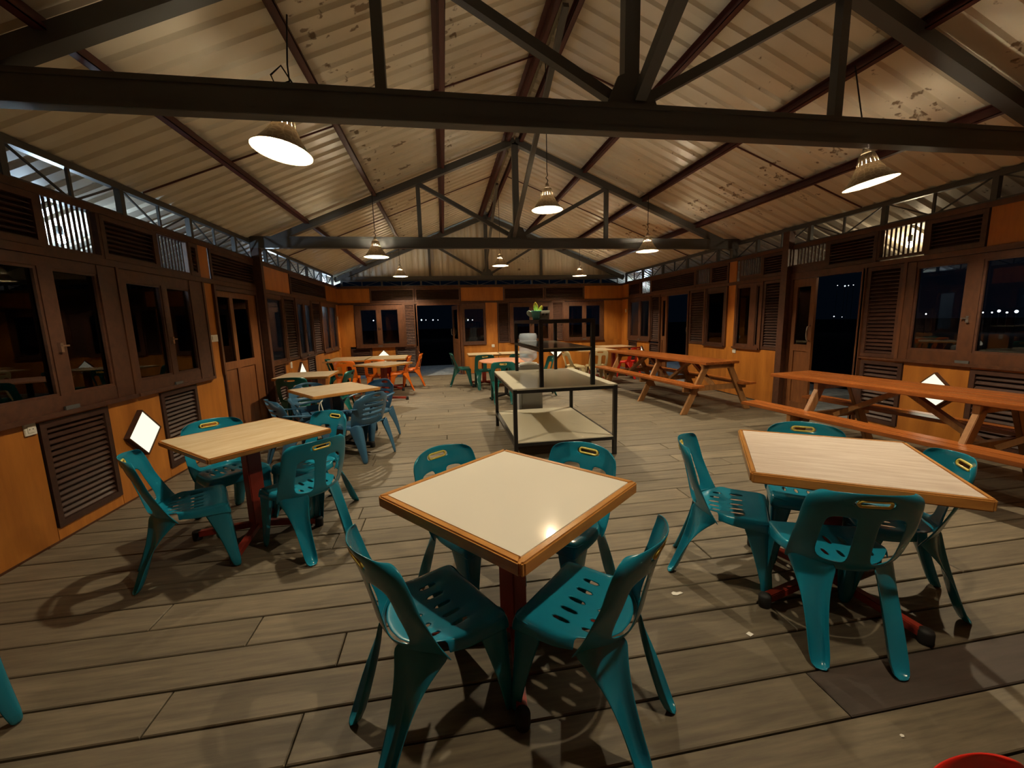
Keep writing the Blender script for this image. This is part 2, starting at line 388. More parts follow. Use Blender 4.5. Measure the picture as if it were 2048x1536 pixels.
# ------------------------------------------------------------------ walls
def wbox(mb, P, u0, u1, z0, z1, d0, d1): return mb.box(P(u0, d0, z0), P(u1, d1, z1))
def ply(wall, P, u0, u1, z0, z1):
    mb = MB(); n = max(1, int(round((u1 - u0) / 1.22))); s = (u1 - u0) / n
    for i in range(n):
        mb = MB(); wbox(mb, P, u0 + i*s + .0015, u0 + (i+1)*s - .0015, z0, z1, 0.0, 0.018); obj('plywood_panel', mb, PLY, wall)
def louvre(wall, P, u0, u1, z0, z1, pitch=0.045, single=True, name='louvre_panel', m=None, fw=0.045, sm=None):
    f = MB(); m = m or DARKW; sm = sm or SLATW
    wbox(f, P, u0, u0 + fw, z0, z1, -0.012, 0.05); wbox(f, P, u1 - fw, u1, z0, z1, -0.012, 0.05)
    wbox(f, P, u0 + fw, u1 - fw, z0, z0 + fw, -0.012, 0.05); wbox(f, P, u0 + fw, u1 - fw, z1 - fw, z1, -0.012, 0.05)
    wbox(f, P, u0 + .005, u1 - .005, z0 + .005, z1 - .005, 0.052, 0.056)
    fr = obj(name, f, m, wall)
    n = max(2, int((z1 - z0 - 2*fw) / pitch)); st = (z1 - z0 - 2*fw) / n
    def slat(mb, zc, ref=0.0):
        a = Vector(P(u0 + fw, 0.0, zc - st*.42)); b = Vector(P(u1 - fw, 0.0, zc - st*.42)); c = Vector(P(u1 - fw, 0.034, zc + st*.36)); d = Vector(P(u0 + fw, 0.034, zc + st*.36))
        th = Vector((0, 0, 0.007))
        return mb.add([a, b, c, d, a + th, b + th, c + th, d + th], [(0,1,2,3),(7,6,5,4),(0,4,5,1),(1,5,6,2),(2,6,7,3),(3,7,4,0)])
    if single:
        me = slat(MB(), 0.0).mesh('slat', sm)
        for i in range(n): place('slat', me, fr, (0, 0, z0 + fw + (i + .5) * st))
    else:
        mb = MB()
        for i in range(n): slat(mb, z0 + fw + (i + .5) * st)
        o = obj('slats', mb, sm, fr); o['kind'] = 'stuff'
    return fr
def grille(wall, P, u0, u1, z0, z1, n):
    f = MB(); fw = 0.03
    wbox(f, P, u0 - fw, u0, z0 - fw, z1 + fw, -0.008, 0.05); wbox(f, P, u1, u1 + fw, z0 - fw, z1 + fw, -0.008, 0.05)
    wbox(f, P, u0, u1, z0 - fw, z0, -0.008, 0.05); wbox(f, P, u0, u1, z1, z1 + fw, -0.008, 0.05)
    fr = obj('transom_grille', f, DARKW, wall); st = (u1 - u0) / n
    mb = MB(); wbox(mb, P, -st*.2, st*.2, z0, z1, 0.010, 0.017); me = mb.mesh('slat', SLATW)
    for i in range(1, n):
        q = P(u0 + i*st, 0, 0); z = P(0, 0, 0)
        place('slat', me, fr, (q[0] - z[0], q[1] - z[1], 0))
def band(wall, P, u0, u1, holes, z0=2.115, z1=2.485):
    cur = u0
    for (a, b, za, zb, n) in holes + [(u1, u1, 0, 0, 0)]:
        if (a - .03) - cur > 0.08:
            louvre(wall, P, cur, a - .03 if n else a, z0, z1, 0.036, False, 'transom_panel')
        if n:
            grille(wall, P, a, b, za, zb, n)
            if za - .03 - z0 > 0.02: mb = MB(); wbox(mb, P, a - .03, b + .03, z0, za - .03, 0, .03); obj('transom_rail', mb, DARKW, wall)
            cur = b + .03
wn = [0]
def window(P, u0, u1, z0, z1, panes, pz0, pz1, m=None, latch=True, gl=None):
    wn[0] += 1; m = m or TRIMW
    f = MB(); us = [u0] + [x for p in panes for x in p] + [u1]
    for i in range(0, len(us), 2): wbox(f, P, us[i], us[i+1], z0, z1, -0.022 if i in (0, len(us)-2) else -0.016, 0.05)
    for a, b in panes:
        wbox(f, P, a, b, z0, pz0, -0.016, 0.05); wbox(f, P, a, b, pz1, z1, -0.016, 0.05)
    wbox(f, P, u0 - .01, u1 + .01, z0 - .02, z0 + .012, -0.045, -0.022)
    w = struct('window_%d' % wn[0], f, m)
    for a, b in panes:
        g = MB(); wbox(g, P, a - .004, b + .004, pz0 - .004, pz1 + .004, 0.018, 0.022); obj('pane', g, gl or GLASS, w)
        s = MB()
        for (p, q, r, t) in ((a, a + .02, pz0, pz1), (b - .02, b, pz0, pz1), (a + .02, b - .02, pz0, pz0 + .02), (a + .02, b - .02, pz1 - .02, pz1)): wbox(s, P, p, q, r, t, -0.008, 0.012)
        obj('glazing_bead', s, DARKW, w)
    if latch and len(panes) > 1:
        c = (panes[0][1] + panes[1][0]) / 2; l = MB(); wbox(l, P, c - .012, c + .012, 1.36, 1.43, -0.04, -0.016); wbox(l, P, c - .006, c + .05, 1.40, 1.412, -0.05, -0.034)
        obj('latch', l, CHROME, w)
        l = MB(); wbox(l, P, c - .06, c + .06, z0 - .005, z0 + .04, -0.035, -0.022); obj('hinge_plate', l, STEEL, w)
    return w

# ---- left wall
fl = MB()
wbox(fl, PL, YB, YF, 2.055, 2.112, -0.018, 0.07); wbox(fl, PL, YB, YF, 2.487, 2.54, -0.018, 0.07); wbox(fl, PL, YB, 5.77, -0.02, 0.012, 0.0, 0.05); wbox(fl, PL, 7.0, YF, -0.02, 0.012, 0.0, 0.05)
for u in (2.83, 4.222, 5.535, 5.785, 8.03, 8.65, 9.65, 10.31): wbox(fl, PL, u - .018, u + .018, 0.915, 2.055, -0.03, 0.06)
wbox(fl, PL, 2.83, 5.55, .90, .925, -0.02, .05)
wall_left = struct('wall_left', fl, TRIMW)
ply(wall_left, PL, YB, 2.81, 0.012, 2.055); ply(wall_left, PL, 2.81, 3.28, 0.012, 0.90); ply(wall_left, PL, 3.90, 4.54, 0.012, 0.90); ply(wall_left, PL, 5.17, 5.77, 0.012, 0.90)
for a, b in ((3.29, 3.89), (4.55, 5.16)):
    louvre(wall_left, PL, a, b, 0.10, 0.88, 0.042, True, 'louvre_vent', SLATW); ply(wall_left, PL, a - .008, b + .008, 0.012, 0.10); ply(wall_left, PL, a - .008, b + .008, .88, .90)
ply(wall_left, PL, 5.555, 5.77, 0.90, 2.055); ply(wall_left, PL, 5.555, 5.77, 2.112, 2.487)
band(wall_left, PL, YB, 5.55, [(3.63, 4.11, 2.14, 2.485, 10), (4.86, 5.34, 2.14, 2.47, 9)]); band(wall_left, PL, 5.79, 7.06, [])
ply(wall_left, PL, 7.09, 8.48, 2.112, 2.487); band(wall_left, PL, 8.5, 10.9, []); ply(wall_left, PL, 10.92, YF, 2.112, 2.487)
for a, b in ((7.09, 7.25), (7.86, 9.1), (9.62, YF)): ply(wall_left, PL, a, b, 0.012, 0.865)
for a, b in ((7.26, 7.85), (9.11, 9.61)): louvre(wall_left, PL, a, b, 0.10, 0.86, 0.045, False, 'louvre_vent', SLATW)
ply(wall_left, PL, 11.75, YF, 0.865, 2.055)
window(PL, 2.85, 4.20, 0.92, 2.05, [(2.95, 3.49), (3.60, 4.01)], 1.04, 1.975, DARKW)  # darker frame timber stands in for shading towards the edge of view
window(PL, 4.243, 5.515, 0.92, 2.05, [(4.31, 4.79), (4.87, 5.27)], 1.04, 1.95, DARKW)
window(PL, 7.10, 8.01, 0.885, 2.05, [(7.19, 7.96)], 0.93, 1.985, None, True, HAZEGL)
louvre(wall_left, PL, 8.05, 8.63, 0.885, 2.05, 0.05, False); louvre(wall_left, PL, 9.67, 10.29, 0.885, 2.05, 0.05, False)
window(PL, 8.67, 9.63, 0.885, 2.05, [(8.74, 9.08), (9.20, 9.56)], 0.95, 1.96, DARKW, True, HAZEGL)
window(PL, 10.33, 11.73, 0.885, 2.05, [(10.42, 10.98), (11.08, 11.64)], 0.94, 1.98, None, True, HAZEGL)

# ---- right wall
fr_ = MB()
wbox(fr_, PR, YB, YF, 2.055, 2.112, -0.018, 0.07); wbox(fr_, PR, YB, YF, 2.487, 2.54, -0.018, 0.07)
for u in (2.57, 4.13, 4.605, 6.34, 7.24, 7.9, 9.73, 10.2, 11.52): wbox(fr_, PR, u - .018, u + .018, 0.0 if u == 4.605 else 0.9, 2.055, -0.03, 0.06)
wbox(fr_, PR, 2.57, 4.6, .90, .925, -0.02, .05)
wall_right = struct('wall_right', fr_, TRIMW)
ply(wall_right, PR, YB, 2.55, 0.012, 2.055); ply(wall_right, PR, YB, 3.43, 2.112, 2.487)
band(wall_right, PR, 3.44, 7.0, [(4.0, 4.47, 2.16, 2.485, 9), (5.22, 5.75, 2.24, 2.475, 9), (6.43, 6.91, 2.2, 2.475, 9)])
band(wall_right, PR, 7.23, 11.54, [(7.8, 8.26, 2.17, 2.46, 9), (10.25, 10.79, 2.15, 2.46, 9)])
ply(wall_right, PR, 7.02, 7.22, 0.90, 2.055); ply(wall_right, PR, 7.02, 7.22, 2.112, 2.487); ply(wall_right, PR, 11.55, YF, 0.012, 2.055); ply(wall_right, PR, 11.55, YF, 2.112, 2.487)
ply(wall_right, PR, 2.55, 2.86, 0.012, .90)
for a, b in ((2.87, 3.41), (4.06, 4.56)):
    louvre(wall_right, PR, a, b, 0.10, 0.88, 0.05, True, 'louvre_vent', SLATW); ply(wall_right, PR, a - .008, b + .008, 0.012, 0.10); ply(wall_right, PR, a - .008, b + .008, .88, .90)
ply(wall_right, PR, 3.42, 4.05, 0.012, 0.90); ply(wall_right, PR, 5.89, 8.46, 0.012, 0.90)
for a, b in ((9.75, 10.24), (10.98, 11.5)): louvre(wall_right, PR, a, b, 0.10, 0.84, 0.05, False, 'louvre_vent', SLATW)
ply(wall_right, PR, 10.25, 10.97, 0.012, 0.86)
window(PR, 2.59, 4.11, 0.925, 2.05, [(2.72, 3.42), (3.54, 4.02)], 1.05, 1.99)
louvre(wall_right, PR, 4.15, 4.58, 0.93, 2.05, 0.045, True)
louvre(wall_right, PR, 5.91, 6.32, 0.91, 2.05, 0.045, True)
window(PR, 6.36, 7.0, 0.91, 2.05, [(6.40, 6.48), (6.62, 6.95)], 0.96, 2.0, TRIMW, False)
window(PR, 7.26, 7.88, 0.91, 2.05, [(7.32, 7.83)], 0.95, 1.96, DARKW)
louvre(wall_right, PR, 7.92, 8.45, 0.91, 2.05, 0.05, False)
louvre(wall_right, PR, 9.75, 10.18, 0.88, 2.05, 0.05, False)
window(PR, 10.22, 11.5, 0.88, 2.05, [(10.29, 10.76), (10.88, 11.39)], 0.98, 1.96, DARKW, True, HAZEGL)

# ---- far wall
ff = MB()
wbox(ff, PF, XL, XR, 2.045, 2.10, -0.018, 0.07); wbox(ff, PF, XL, XR, 2.48, 2.535, -0.018, 0.07)
for u in (-1.10, -0.765, 3.17, 3.56): wbox(ff, PF, u - .02, u + .02, .87, 2.045, -0.03, 0.06)
wbox(ff, PF, -0.785, -0.745, 0, 2.045, -0.03, 0.06); wbox(ff, PF, 0.50, 0.54, 0, 2.045, -0.03, 0.06); wbox(ff, PF, -1.12, -0.78, .86, .89, -.02, .05)
wall_far = struct('wall_far', ff, TRIMW)
ply(wall_far, PF, XL, -1.97, 2.10, 2.48); ply(wall_far, PF, .52, 1.74, 2.10, 2.48); ply(wall_far, PF, 4.2, XR, 2.10, 2.48)
for a, b in ((-1.97, -.77), (-.76, .51), (1.75, 2.96), (2.97, 4.19)): louvre(wall_far, PF, a, b, 2.105, 2.475, 0.036, False, 'transom_panel')
ply(wall_far, PF, XL, -2.42, 0.9, 2.045); ply(wall_far, PF, XL, -2.58, 0.012, 0.9); ply(wall_far, PF, -2.01, -1.38, 0.012, 0.87)
louvre(wall_far, PF, -2.57, -2.02, 0.10, 0.85, 0.045, False, 'louvre_vent', SLATW); louvre(wall_far, PF, -1.37, -.79, 0.10, 0.845, 0.045, False, 'louvre_vent', SLATW)
window(PF, -2.41, -1.12, 0.88, 2.03, [(-2.26, -1.82), (-1.72, -1.24)], 0.95, 1.92)
louvre(wall_far, PF, -1.08, -.785, .89, 2.04, 0.042, False, 'louvre_panel', TRIMW, 0.03, DARKW)
window(PF, .545, 1.20, 0.87, 2.035, [(.585, 1.16)], 0.93, 1.89, DARKW)
ply(wall_far, PF, .545, 1.55, 0.012, .865); ply(wall_far, PF, 1.21, 1.55, .865, 2.045)
louvre(wall_far, PF, 1.56, 1.90, .88, 2.04, 0.042, False, 'louvre_panel', DARKW, 0.03, SLATW); ply(wall_far, PF, 1.56, XR, 0.012, .875)
window(PF, 1.91, 3.15, 0.885, 2.03, [(2.01, 2.52), (2.62, 3.08)], 0.95, 1.92)
louvre(wall_far, PF, 3.19, 3.54, .885, 2.04, 0.042, False, 'louvre_panel', TRIMW, 0.03, DARKW)
window(PF, 3.58, 4.80, 0.885, 2.03, [(3.69, 4.14), (4.23, 4.69)], 0.95, 1.92)
ply(wall_far, PF, 4.81, XR, .875, 2.045)
# corrugated gable above the far wall, sheet by sheet
gx = XL + 0.02
while gx < XR - .05:
    gw = min(0.822, XR - .02 - gx); mb = MB(); n = max(2, int(gw / 0.0411)); pts = []
    for i in range(n + 1):
        x = gx + gw * i / n; dd = 0.014 * (1 if (i // 2) % 2 else -1)
        pts.append((x, YF + .03 + dd))
    vs = [(x, yy, 2.72) for x, yy in pts] + [(x, yy, roofz(x, 4.50)) for x, yy in pts]; m_ = len(pts)
    mb.add(vs, [(i, i+1, m_+i+1, m_+i) for i in range(m_-1)]); obj('gable_sheet', mb, ROOF, wall_far); gx += gw
# back wall behind the camera
fb = MB(); wbox(fb, lambda u, d, z: (u, YB - d, z), XL, XR, 0, 2.6, 0, .05)
for i in range(1): pass
wb = struct('wall_back', fb, PLY)

# ------------------------------------------------------------------ doors
d1 = MB()
wbox(d1, PL, 5.79, 5.825, 0.0, 2.05, -0.02, 0.06); wbox(d1, PL, 6.95, 6.985, 0.0, 2.05, -0.02, 0.06); wbox(d1, PL, 5.825, 6.95, 1.99, 2.05, -0.02, 0.06)
door_1 = struct('door_1', d1, DARKW)
lf = MB()
for a, b, c, d in ((5.83, 5.87, 0.02, 1.985), (6.17, 6.26, 0.02, 1.985), (6.71, 6.945, 0.02, 1.985)): wbox(lf, PL, a, b, c, d, 0.0, 0.04)
for a, b in ((5.87, 6.17), (6.26, 6.71)):
    for c, d in ((0.02, 0.12), (0.96, 1.06), (1.91, 1.985)): wbox(lf, PL, a, b, c, d, 0.0, 0.04)
leaf1 = obj('door_leaf', lf, DOORW, door_1)
for a, b in ((5.87, 6.17), (6.26, 6.71)):
    p = MB(); wbox(p, PL, a, b, .12, .96, 0.014, 0.03); obj('door_panel', p, DOORW, leaf1)
    p = MB(); wbox(p, PL, a, b, 1.06, 1.91, 0.018, 0.023); obj('pane', p, GLASS, leaf1)
# right wall: near door, one leaf closed and the other opened outwards
d2 = MB(); wbox(d2, PR, 4.60, 4.645, 0, 2.05, -.03, .06); wbox(d2, PR, 5.72, 5.76, 0, 2.05, -.02, .06); wbox(d2, PR, 4.645, 5.72, 2.02, 2.055, -.02, .06)
door_2 = struct('door_2', d2, TRIMW)
def leaf(P, a, b, hinge, parent, handle=None, handle_d=-0.0):
    lf = MB(); w = 0.075
    wbox(lf, P, a, a + w, .01, 2.015, 0, .04); wbox(lf, P, b - w, b, .01, 2.015, 0, .04)
    for c, d in ((.01, .13), (.93, 1.03), (1.90, 2.015)): wbox(lf, P, a + w, b - w, c, d, 0, .04)
    l = obj('door_leaf', lf, DOORW, parent)
    p = MB(); wbox(p, P, a + w, b - w, .13, .93, .014, .03); obj('door_panel', p, DOORW, l)
    p = MB(); wbox(p, P, a + w, b - w, 1.03, 1.90, .018, .023); obj('pane', p, GLASS, l)
    if handle is not None:
        pts = [P(handle, 0.0, 1.09), P(handle, -.045, 1.11), P(handle, -.055, 1.17), P(handle, -.055, 1.24), P(handle, -.045, 1.30), P(handle, 0.0, 1.32)]
        h = MB(); h.tube(pts, 0.011, 8); obj('pull_handle', h, CHROME, l, True)
    return l
leaf(PR, 5.335, 5.72, 0, door_2, 5.375)
PO = lambda u, d, z: (XR + .06 + u, 4.66 + d, z)     # swung outwards, edge on to the hall
leaf(PO, 0.0, 0.62, 0, door_2)
d3 = MB(); wbox(d3, PR, 8.47, 8.52, 0, 2.05, -.03, .06); wbox(d3, PR, 9.69, 9.735, 0, 2.05, -.02, .06); wbox(d3, PR, 8.52, 9.69, 2.0, 2.055, -.02, .06)
door_3 = struct('door_3', d3, TRIMW)
leaf(PR, 9.42, 9.69, 0, door_3)
PO3 = lambda u, d, z: (XR + .04 + u, 8.56 + d, z)
l3 = leaf(PO3, 0.0, 0.85, 0, door_3)
h = MB(); h.tube([(XR + .04, 8.54, 1.09), (XR - .01, 8.53, 1.12), (XR - .025, 8.53, 1.2), (XR - .01, 8.53, 1.29), (XR + .04, 8.54, 1.32)], .011, 8); obj('pull_handle', h, CHROME, l3, True)
# far door: opening with a glazed leaf folded outwards on its right
d4 = MB(); wbox(d4, PF, -.745, -.72, 0, 2.03, -.03, .06); wbox(d4, PF, .47, .50, 0, 2.03, -.02, .06); wbox(d4, PF, -.72, .47, 2.0, 2.045, -.02, .06); wbox(d4, PF, -.72, .47, -.03, -.003, 0.0, .08)
door_4 = struct('door_4', d4, TRIMW)
ang = math.radians(80)
PD = lambda u, d, z: (.46 - u*math.cos(ang) - d*math.sin(ang), YF + .07 + u*math.sin(ang) - d*math.cos(ang), z)
lf4 = MB()
def qbox(mb, a, b, c, d, e, f):
    vs = [PD(u, dd, z) for z in (c, d) for u, dd in ((a, e), (b, e), (b, f), (a, f))]
    mb.add(vs, [(0,3,2,1),(4,5,6,7),(0,1,5,4),(1,2,6,5),(2,3,7,6),(3,0,4,7)])
for a, b, c, d in ((0, .12, .01, 2.0), (.73, .9, .01, 2.0), (.12, .73, .01, .15), (.12, .73, .9, 1.02), (.12, .73, 1.88, 2.0)): qbox(lf4, a, b, c, d, 0, .04)
l4 = obj('door_leaf', lf4, DOORW, door_4)
p = MB(); qbox(p, .12, .73, .15, .9, .014, .03); obj('door_panel', p, DOORW, l4)
p = MB(); qbox(p, .12, .73, 1.02, 1.88, .018, .023); obj('pane', p, GLASS, l4)
h = MB(); h.tube([PD(.82, .04, 1.12), PD(.82, .09, 1.15), PD(.82, .09, 1.3), PD(.82, .04, 1.33)], .013, 8); obj('pull_handle', h, CHROME, l4, True)

# ------------------------------------------------------------------ posts
def post(label, a, b, m):
    mb = MB(); mb.box(a, b); tag(obj('wall_post', mb, m), label, 'post')
post('dark post on the left wall just beyond the brown door', (XL + .001, 7.0, 0), (XL + .12, 7.085, 2.70), DARKW)
post('dark post on the right wall beside the open glazed door', (XR - .10, 5.765, 0), (XR - .001, 5.885, 2.75), DARKW)
post('short dark steel post under the right end of middle truss', (XR - .09, 7.03, 2.545), (XR - .001, 7.12, 2.70), STEEL)

# ------------------------------------------------------------------ switches and sockets
def plate(name, label, cat, P, u, z, w=0.085, hgt=0.085, dots=2):
    c = Vector(P(u, 0, z)); t = thing(name, label, cat, c)
    def Q(uu, d, zz): return Vector(P(u + uu, d, z + zz)) - c
    mb = MB(); mb.box(Q(-w/2, -.012, -hgt/2), Q(w/2, -.0005, hgt/2)); obj('cover_plate', mb, WHITEP, t, False, .003)
    mb = MB(); mb.box(Q(-w*.28, -.016, -hgt*.28), Q(w*.28, -.011, hgt*.28)); f = obj('socket_face' if dots else 'rocker', mb, WHITEP, t, False, .001)
    if dots:
        for s in (-1, 1):
            mb = MB(); mb.box(Q(s*.012 - .003, -.0168, -.003), Q(s*.012 + .003, -.0158, .003)); obj('pin_hole', mb, BLACKR, f)
plate('power_socket', 'white wall socket low on the left wall beside the nearest louvred vent', 'socket', PL, 3.225, .855)
plate('light_switch', 'wide white light switch on the plywood strip left of the brown door', 'switch', PL, 5.66, 1.385, .17, .085, 0)
plate('light_switch', 'small white switch on the left wall close to the far corner', 'switch', PL, 11.86, 1.70, .08, .10, 0)
plate('power_socket', 'white wall socket on the right wall under the plywood pillar', 'socket', PR, 6.97, .85, .09, .11)
plate('power_socket', 'white wall socket on the far wall right of the doorway', 'socket', PF, 1.40, .80)
plate('light_switch', 'small white switch on the right wall close to the far corner', 'switch', PR, 11.72, 1.72, .08, .10, 0)
plate('power_socket', 'white wall socket on the left wall above the table in the corner', 'socket', PL, 8.15, .80, .07, .12)

# ------------------------------------------------------------------ diamond wall lamps
def diamond(label, P, u, z, r=0.215):
    c = Vector(P(u, 0, z)); t = thing('wall_lamp', label, 'wall lamp', c)
    def Q(uu, d, zz): return Vector(P(u + uu, d, z + zz)) - c
    fr = MB()
    for i in range(4):
        a0, a1 = i * PI/2, (i+1) * PI/2
        o0, o1 = (r*math.cos(a0), r*math.sin(a0)), (r*math.cos(a1), r*math.sin(a1)); k = .93
        i0, i1 = (o0[0]*k, o0[1]*k), (o1[0]*k, o1[1]*k)
        vs = [Q(o0[0], -.002, o0[1]), Q(o1[0], -.002, o1[1]), Q(i1[0], -.002, i1[1]), Q(i0[0], -.002, i0[1]), Q(o0[0], -.045, o0[1]), Q(o1[0], -.045, o1[1]), Q(i1[0], -.045, i1[1]), Q(i0[0], -.045, i0[1])]
        fr.add(vs, [(0,1,2,3),(7,6,5,4),(0,4,5,1),(1,5,6,2),(2,6,7,3),(3,7,4,0)])
    obj('lamp_frame', fr, DARKW, t)
    df = MB(); k = .935*r
    pts = [(k, 0), (0, k), (-k, 0), (0, -k)]
    df.add([Q(a, -.038, b) for a, b in pts] + [Q(a, -.02, b) for a, b in pts], [(0,1,2,3),(7,6,5,4),(0,4,5,1),(1,5,6,2),(2,6,7,3),(3,7,4,0)])
    obj('diffuser', df, DIFF, t)
diamond('lit diamond lamp on the left wall between the two near louvred vents', PL, 4.22, .565)
diamond('lit diamond lamp on the right wall behind the nearer picnic table', PR, 3.70, .60)
diamond('lit diamond lamp on the right wall beyond the farther picnic table', PR, 10.64, .52)
diamond('lit diamond lamp on the far wall left of the doorway', PF, -1.70, .58)
diamond('lit diamond lamp on the far wall seen through the shelf rack', PF, 3.30, .58)
diamond('lit diamond lamp on the left wall behind the table in the left corner', PL, 8.62, .60)

# ------------------------------------------------------------------ pendant lamps
def shade_profile():
    return [(.032, .245), (.05, .235), (.058, .20), (.075, .155), (.115, .085), (.155, .03), (.186, .004), (.189, 0.0)]
def pendant(x, y, z, label, tilt=(0, 0), W_=None, loop=False):
    t = thing('pendant_lamp', label, 'lamp', (x, y, z))
    t.rotation_euler = (math.radians(tilt[0]), math.radians(tilt[1]), 0)
    pr = shade_profile(); mb = MB()
    mb.lathe(pr[3:], 40); n0 = len(mb.v)
    sh = mb.mesh('lamp_shade', SHADE, True); s = place('lamp_shade', sh, t); k = s.modifiers.new('t', 'SOLIDIFY'); k.thickness = .003
    nk = MB()   # pierced neck: sixteen struts under a cap
    for i in range(16):
        a = i * PI/8; nk.bar((.0745*math.cos(a), .0745*math.sin(a), .154), (.05*math.cos(a), .05*math.sin(a), .237), .0246, .003, (math.cos(a), math.sin(a), 0))
    nk.lathe([(.05, .235), (.032, .25), (.014, .30), (.0, .302)], 20); obj('lamp_neck', nk, SHADE, t, False)
    so = MB(); so.lathe([(0, .29), (.02, .285), (.022, .235), (0, .235)], 16); obj('socket', so, BLACKR, t, True)
    bb = MB(); bb.lathe([(.012, .238), (.016, .226), (.027, .20), (.031, .182), (.028, .165), (.016, .152), (0, .149)], 18); obj('bulb', bb, BULB, t, True)
    zt = (roofz(x) - .10) - z
    c = MB(); top = (0, 0, zt)
    if loop:
        pts = [(0, 0, .30), (.01, 0, .38), (.03, .01, .45), (-.05, .015, .55), (-.10, 0, .47), (-.06, -.01, .40), (.01, .01, .46), (-.01, .01, .56), (-.02, 0, .72), (-.03, 0, zt)]
    else:
        pts = [(0, 0, .30), (.012, 0, .33), (-.012, 0, .36), (.010, 0.006, .39), (0, 0, .43), (0, 0, (zt + .4)/2), top]
    c.tube(pts, .0055, 6); obj('cord', c, BLACKR, t, True)
    ld = bpy.data.lights.new('bulb_light', 'POINT'); ld.energy = W_ or LAMP_W; ld.color = WARM; ld.shadow_soft_size = 0.03
    lo = bpy.data.objects.new('bulb_light', ld); COL.objects.link(lo); lo.parent = t; lo.location = (0, 0, .125)
    return t
pendant(-.985, 3.08, 2.63, 'cone pendant lamp with looped cord hanging nearest on the left', (-5, 8), 58.0, True)
pendant(XC, 4.98, 2.79, 'cone pendant lamp hanging over the front of the shelf rack')
pendant(3.55, 3.08, 2.55, 'tilted cone pendant lamp hanging nearest on the right', (-5, -10))
pendant(-.97, 6.8, 2.53, 'cone pendant lamp on the left by the middle truss')
pendant(3.47, 6.75, 2.61, 'cone pendant lamp on the right by the middle truss')
pendant(-1.02, 11.0, 2.69, 'far left cone pendant lamp before the gable wall')
pendant(XC + .06, 9.55, 2.75, 'far middle cone pendant lamp hanging below the ridge')
pendant(3.62, 10.75, 2.64, 'far right cone pendant lamp before the gable wall')
pendant(XC, 0.95, 2.76, 'cone pendant lamp hanging above the camera', (0, 0), 50.0)

# lamps under the eaves outside
def outside(x, y, z, label, cool, W_):
    t = thing('porch_bulb', label, 'lamp', (x, y, z))
    so = MB(); so.lathe([(0, .12), (.024, .12), (.026, .04), (0, .04)], 14); obj('socket', so, BLACKR, t, True)
    bb = MB(); bb.lathe([(.014, .045), (.03, .02), (.034, -.005), (.03, -.03), (0, -.05)], 16); obj('bulb', bb, emit('porch_bulb_glow', (.62, .82, 1.0) if cool else (1.0, .80, .50), W_), t, True)
    c = MB(); zt = roofz(x) - z; c.tube([(0, 0, .12), (0, 0, zt)], .006, 6); obj('cord', c, BLACKR, t, True)
outside(-3.62, 4.80, 2.40, 'bare white bulb under the eaves outside the left grille', True, 300)
outside(-3.70, 10.2, 2.38, 'bare white bulb under the eaves outside the far left windows', True, 360)
outside(6.25, 4.80, 2.38, 'bare warm bulb under the eaves outside the right grille', False, 110)
outside(-3.25, 12.95, 2.50, 'bare white bulb under the gable overhang outside the far left corner', True, 230)
outside(1.6, 12.6, 2.95, 'unseen bulb added outside to light the terrace beyond the far doorway', True, 200)  # out of view, added only to brighten the terrace
outside(6.05, 12.2, 2.40, 'bare white bulb under the eaves outside the far right corner', True, 230)

# lights along the far shore, seen as points through glass and doors
SHORE = emit('shore_lamp', (.80, .90, 1.0), 6.0)
def shore(px, py, r=0.09, D=70.0):
    v = Vector((px - 1024, py - 768, FPX)); w = Vector((rt.dot(v), dv.dot(v), up.dot(v)))
    w = w / w.length * D
    return (w.x, w.y, w.z + CAMH), r
SL = [('far doorway', [(843, 640, .12), (852, 640, .07), (866, 640, .10), (876, 640, .06)]), ('fixed pane right of the far doorway', [(936, 640, .11), (945, 640, .08)]),
      ('left window of the far wall', [(747, 641, .10)]), ('nearest window on the right', [(1998, 622, .17), (1966, 625, .08), (1984, 625, .09), (2014, 625, .11), (2033, 623, .20), (1924, 626, .13), (1852, 628, .09)]),
      ('open door on the right, high on a hill', [(1675, 571, .05), (1690, 572, .08), (1697, 571, .06), (1707, 570, .05)]), ('open door on the right, low at the water', [(1668, 633, .07), (1684, 634, .05)]),
      ('nearest window on the left', [(140, 637, .09)]), ('glazed brown door on the left', [(475, 658, .10), (483, 659, .06), (460, 660, .05)])]
sm = MB(); sm.lathe([(0, -1), (.6, -.8), (1, 0), (.6, .8), (0, 1)], 8); SHM = sm.mesh('shore_light', SHORE)
for where, lst in SL:
    for px, py, r in lst:
        loc, r = shore(px, py, r); t = thing('shore_light', 'tiny white shore light seen through the ' + where, 'light', loc, 0, ('shore lights seen through the ' + where) if len(lst) > 1 else None)
        o = place('lamp_head', SHM, t); o.scale = (r*.75, r*.75, r*.75)
        mb = MB(); mb.box((-.012, -.012, -1.2 - loc[2]), (.012, .012, -r*.6)); obj('lamp_post', mb, BLACKR, t)

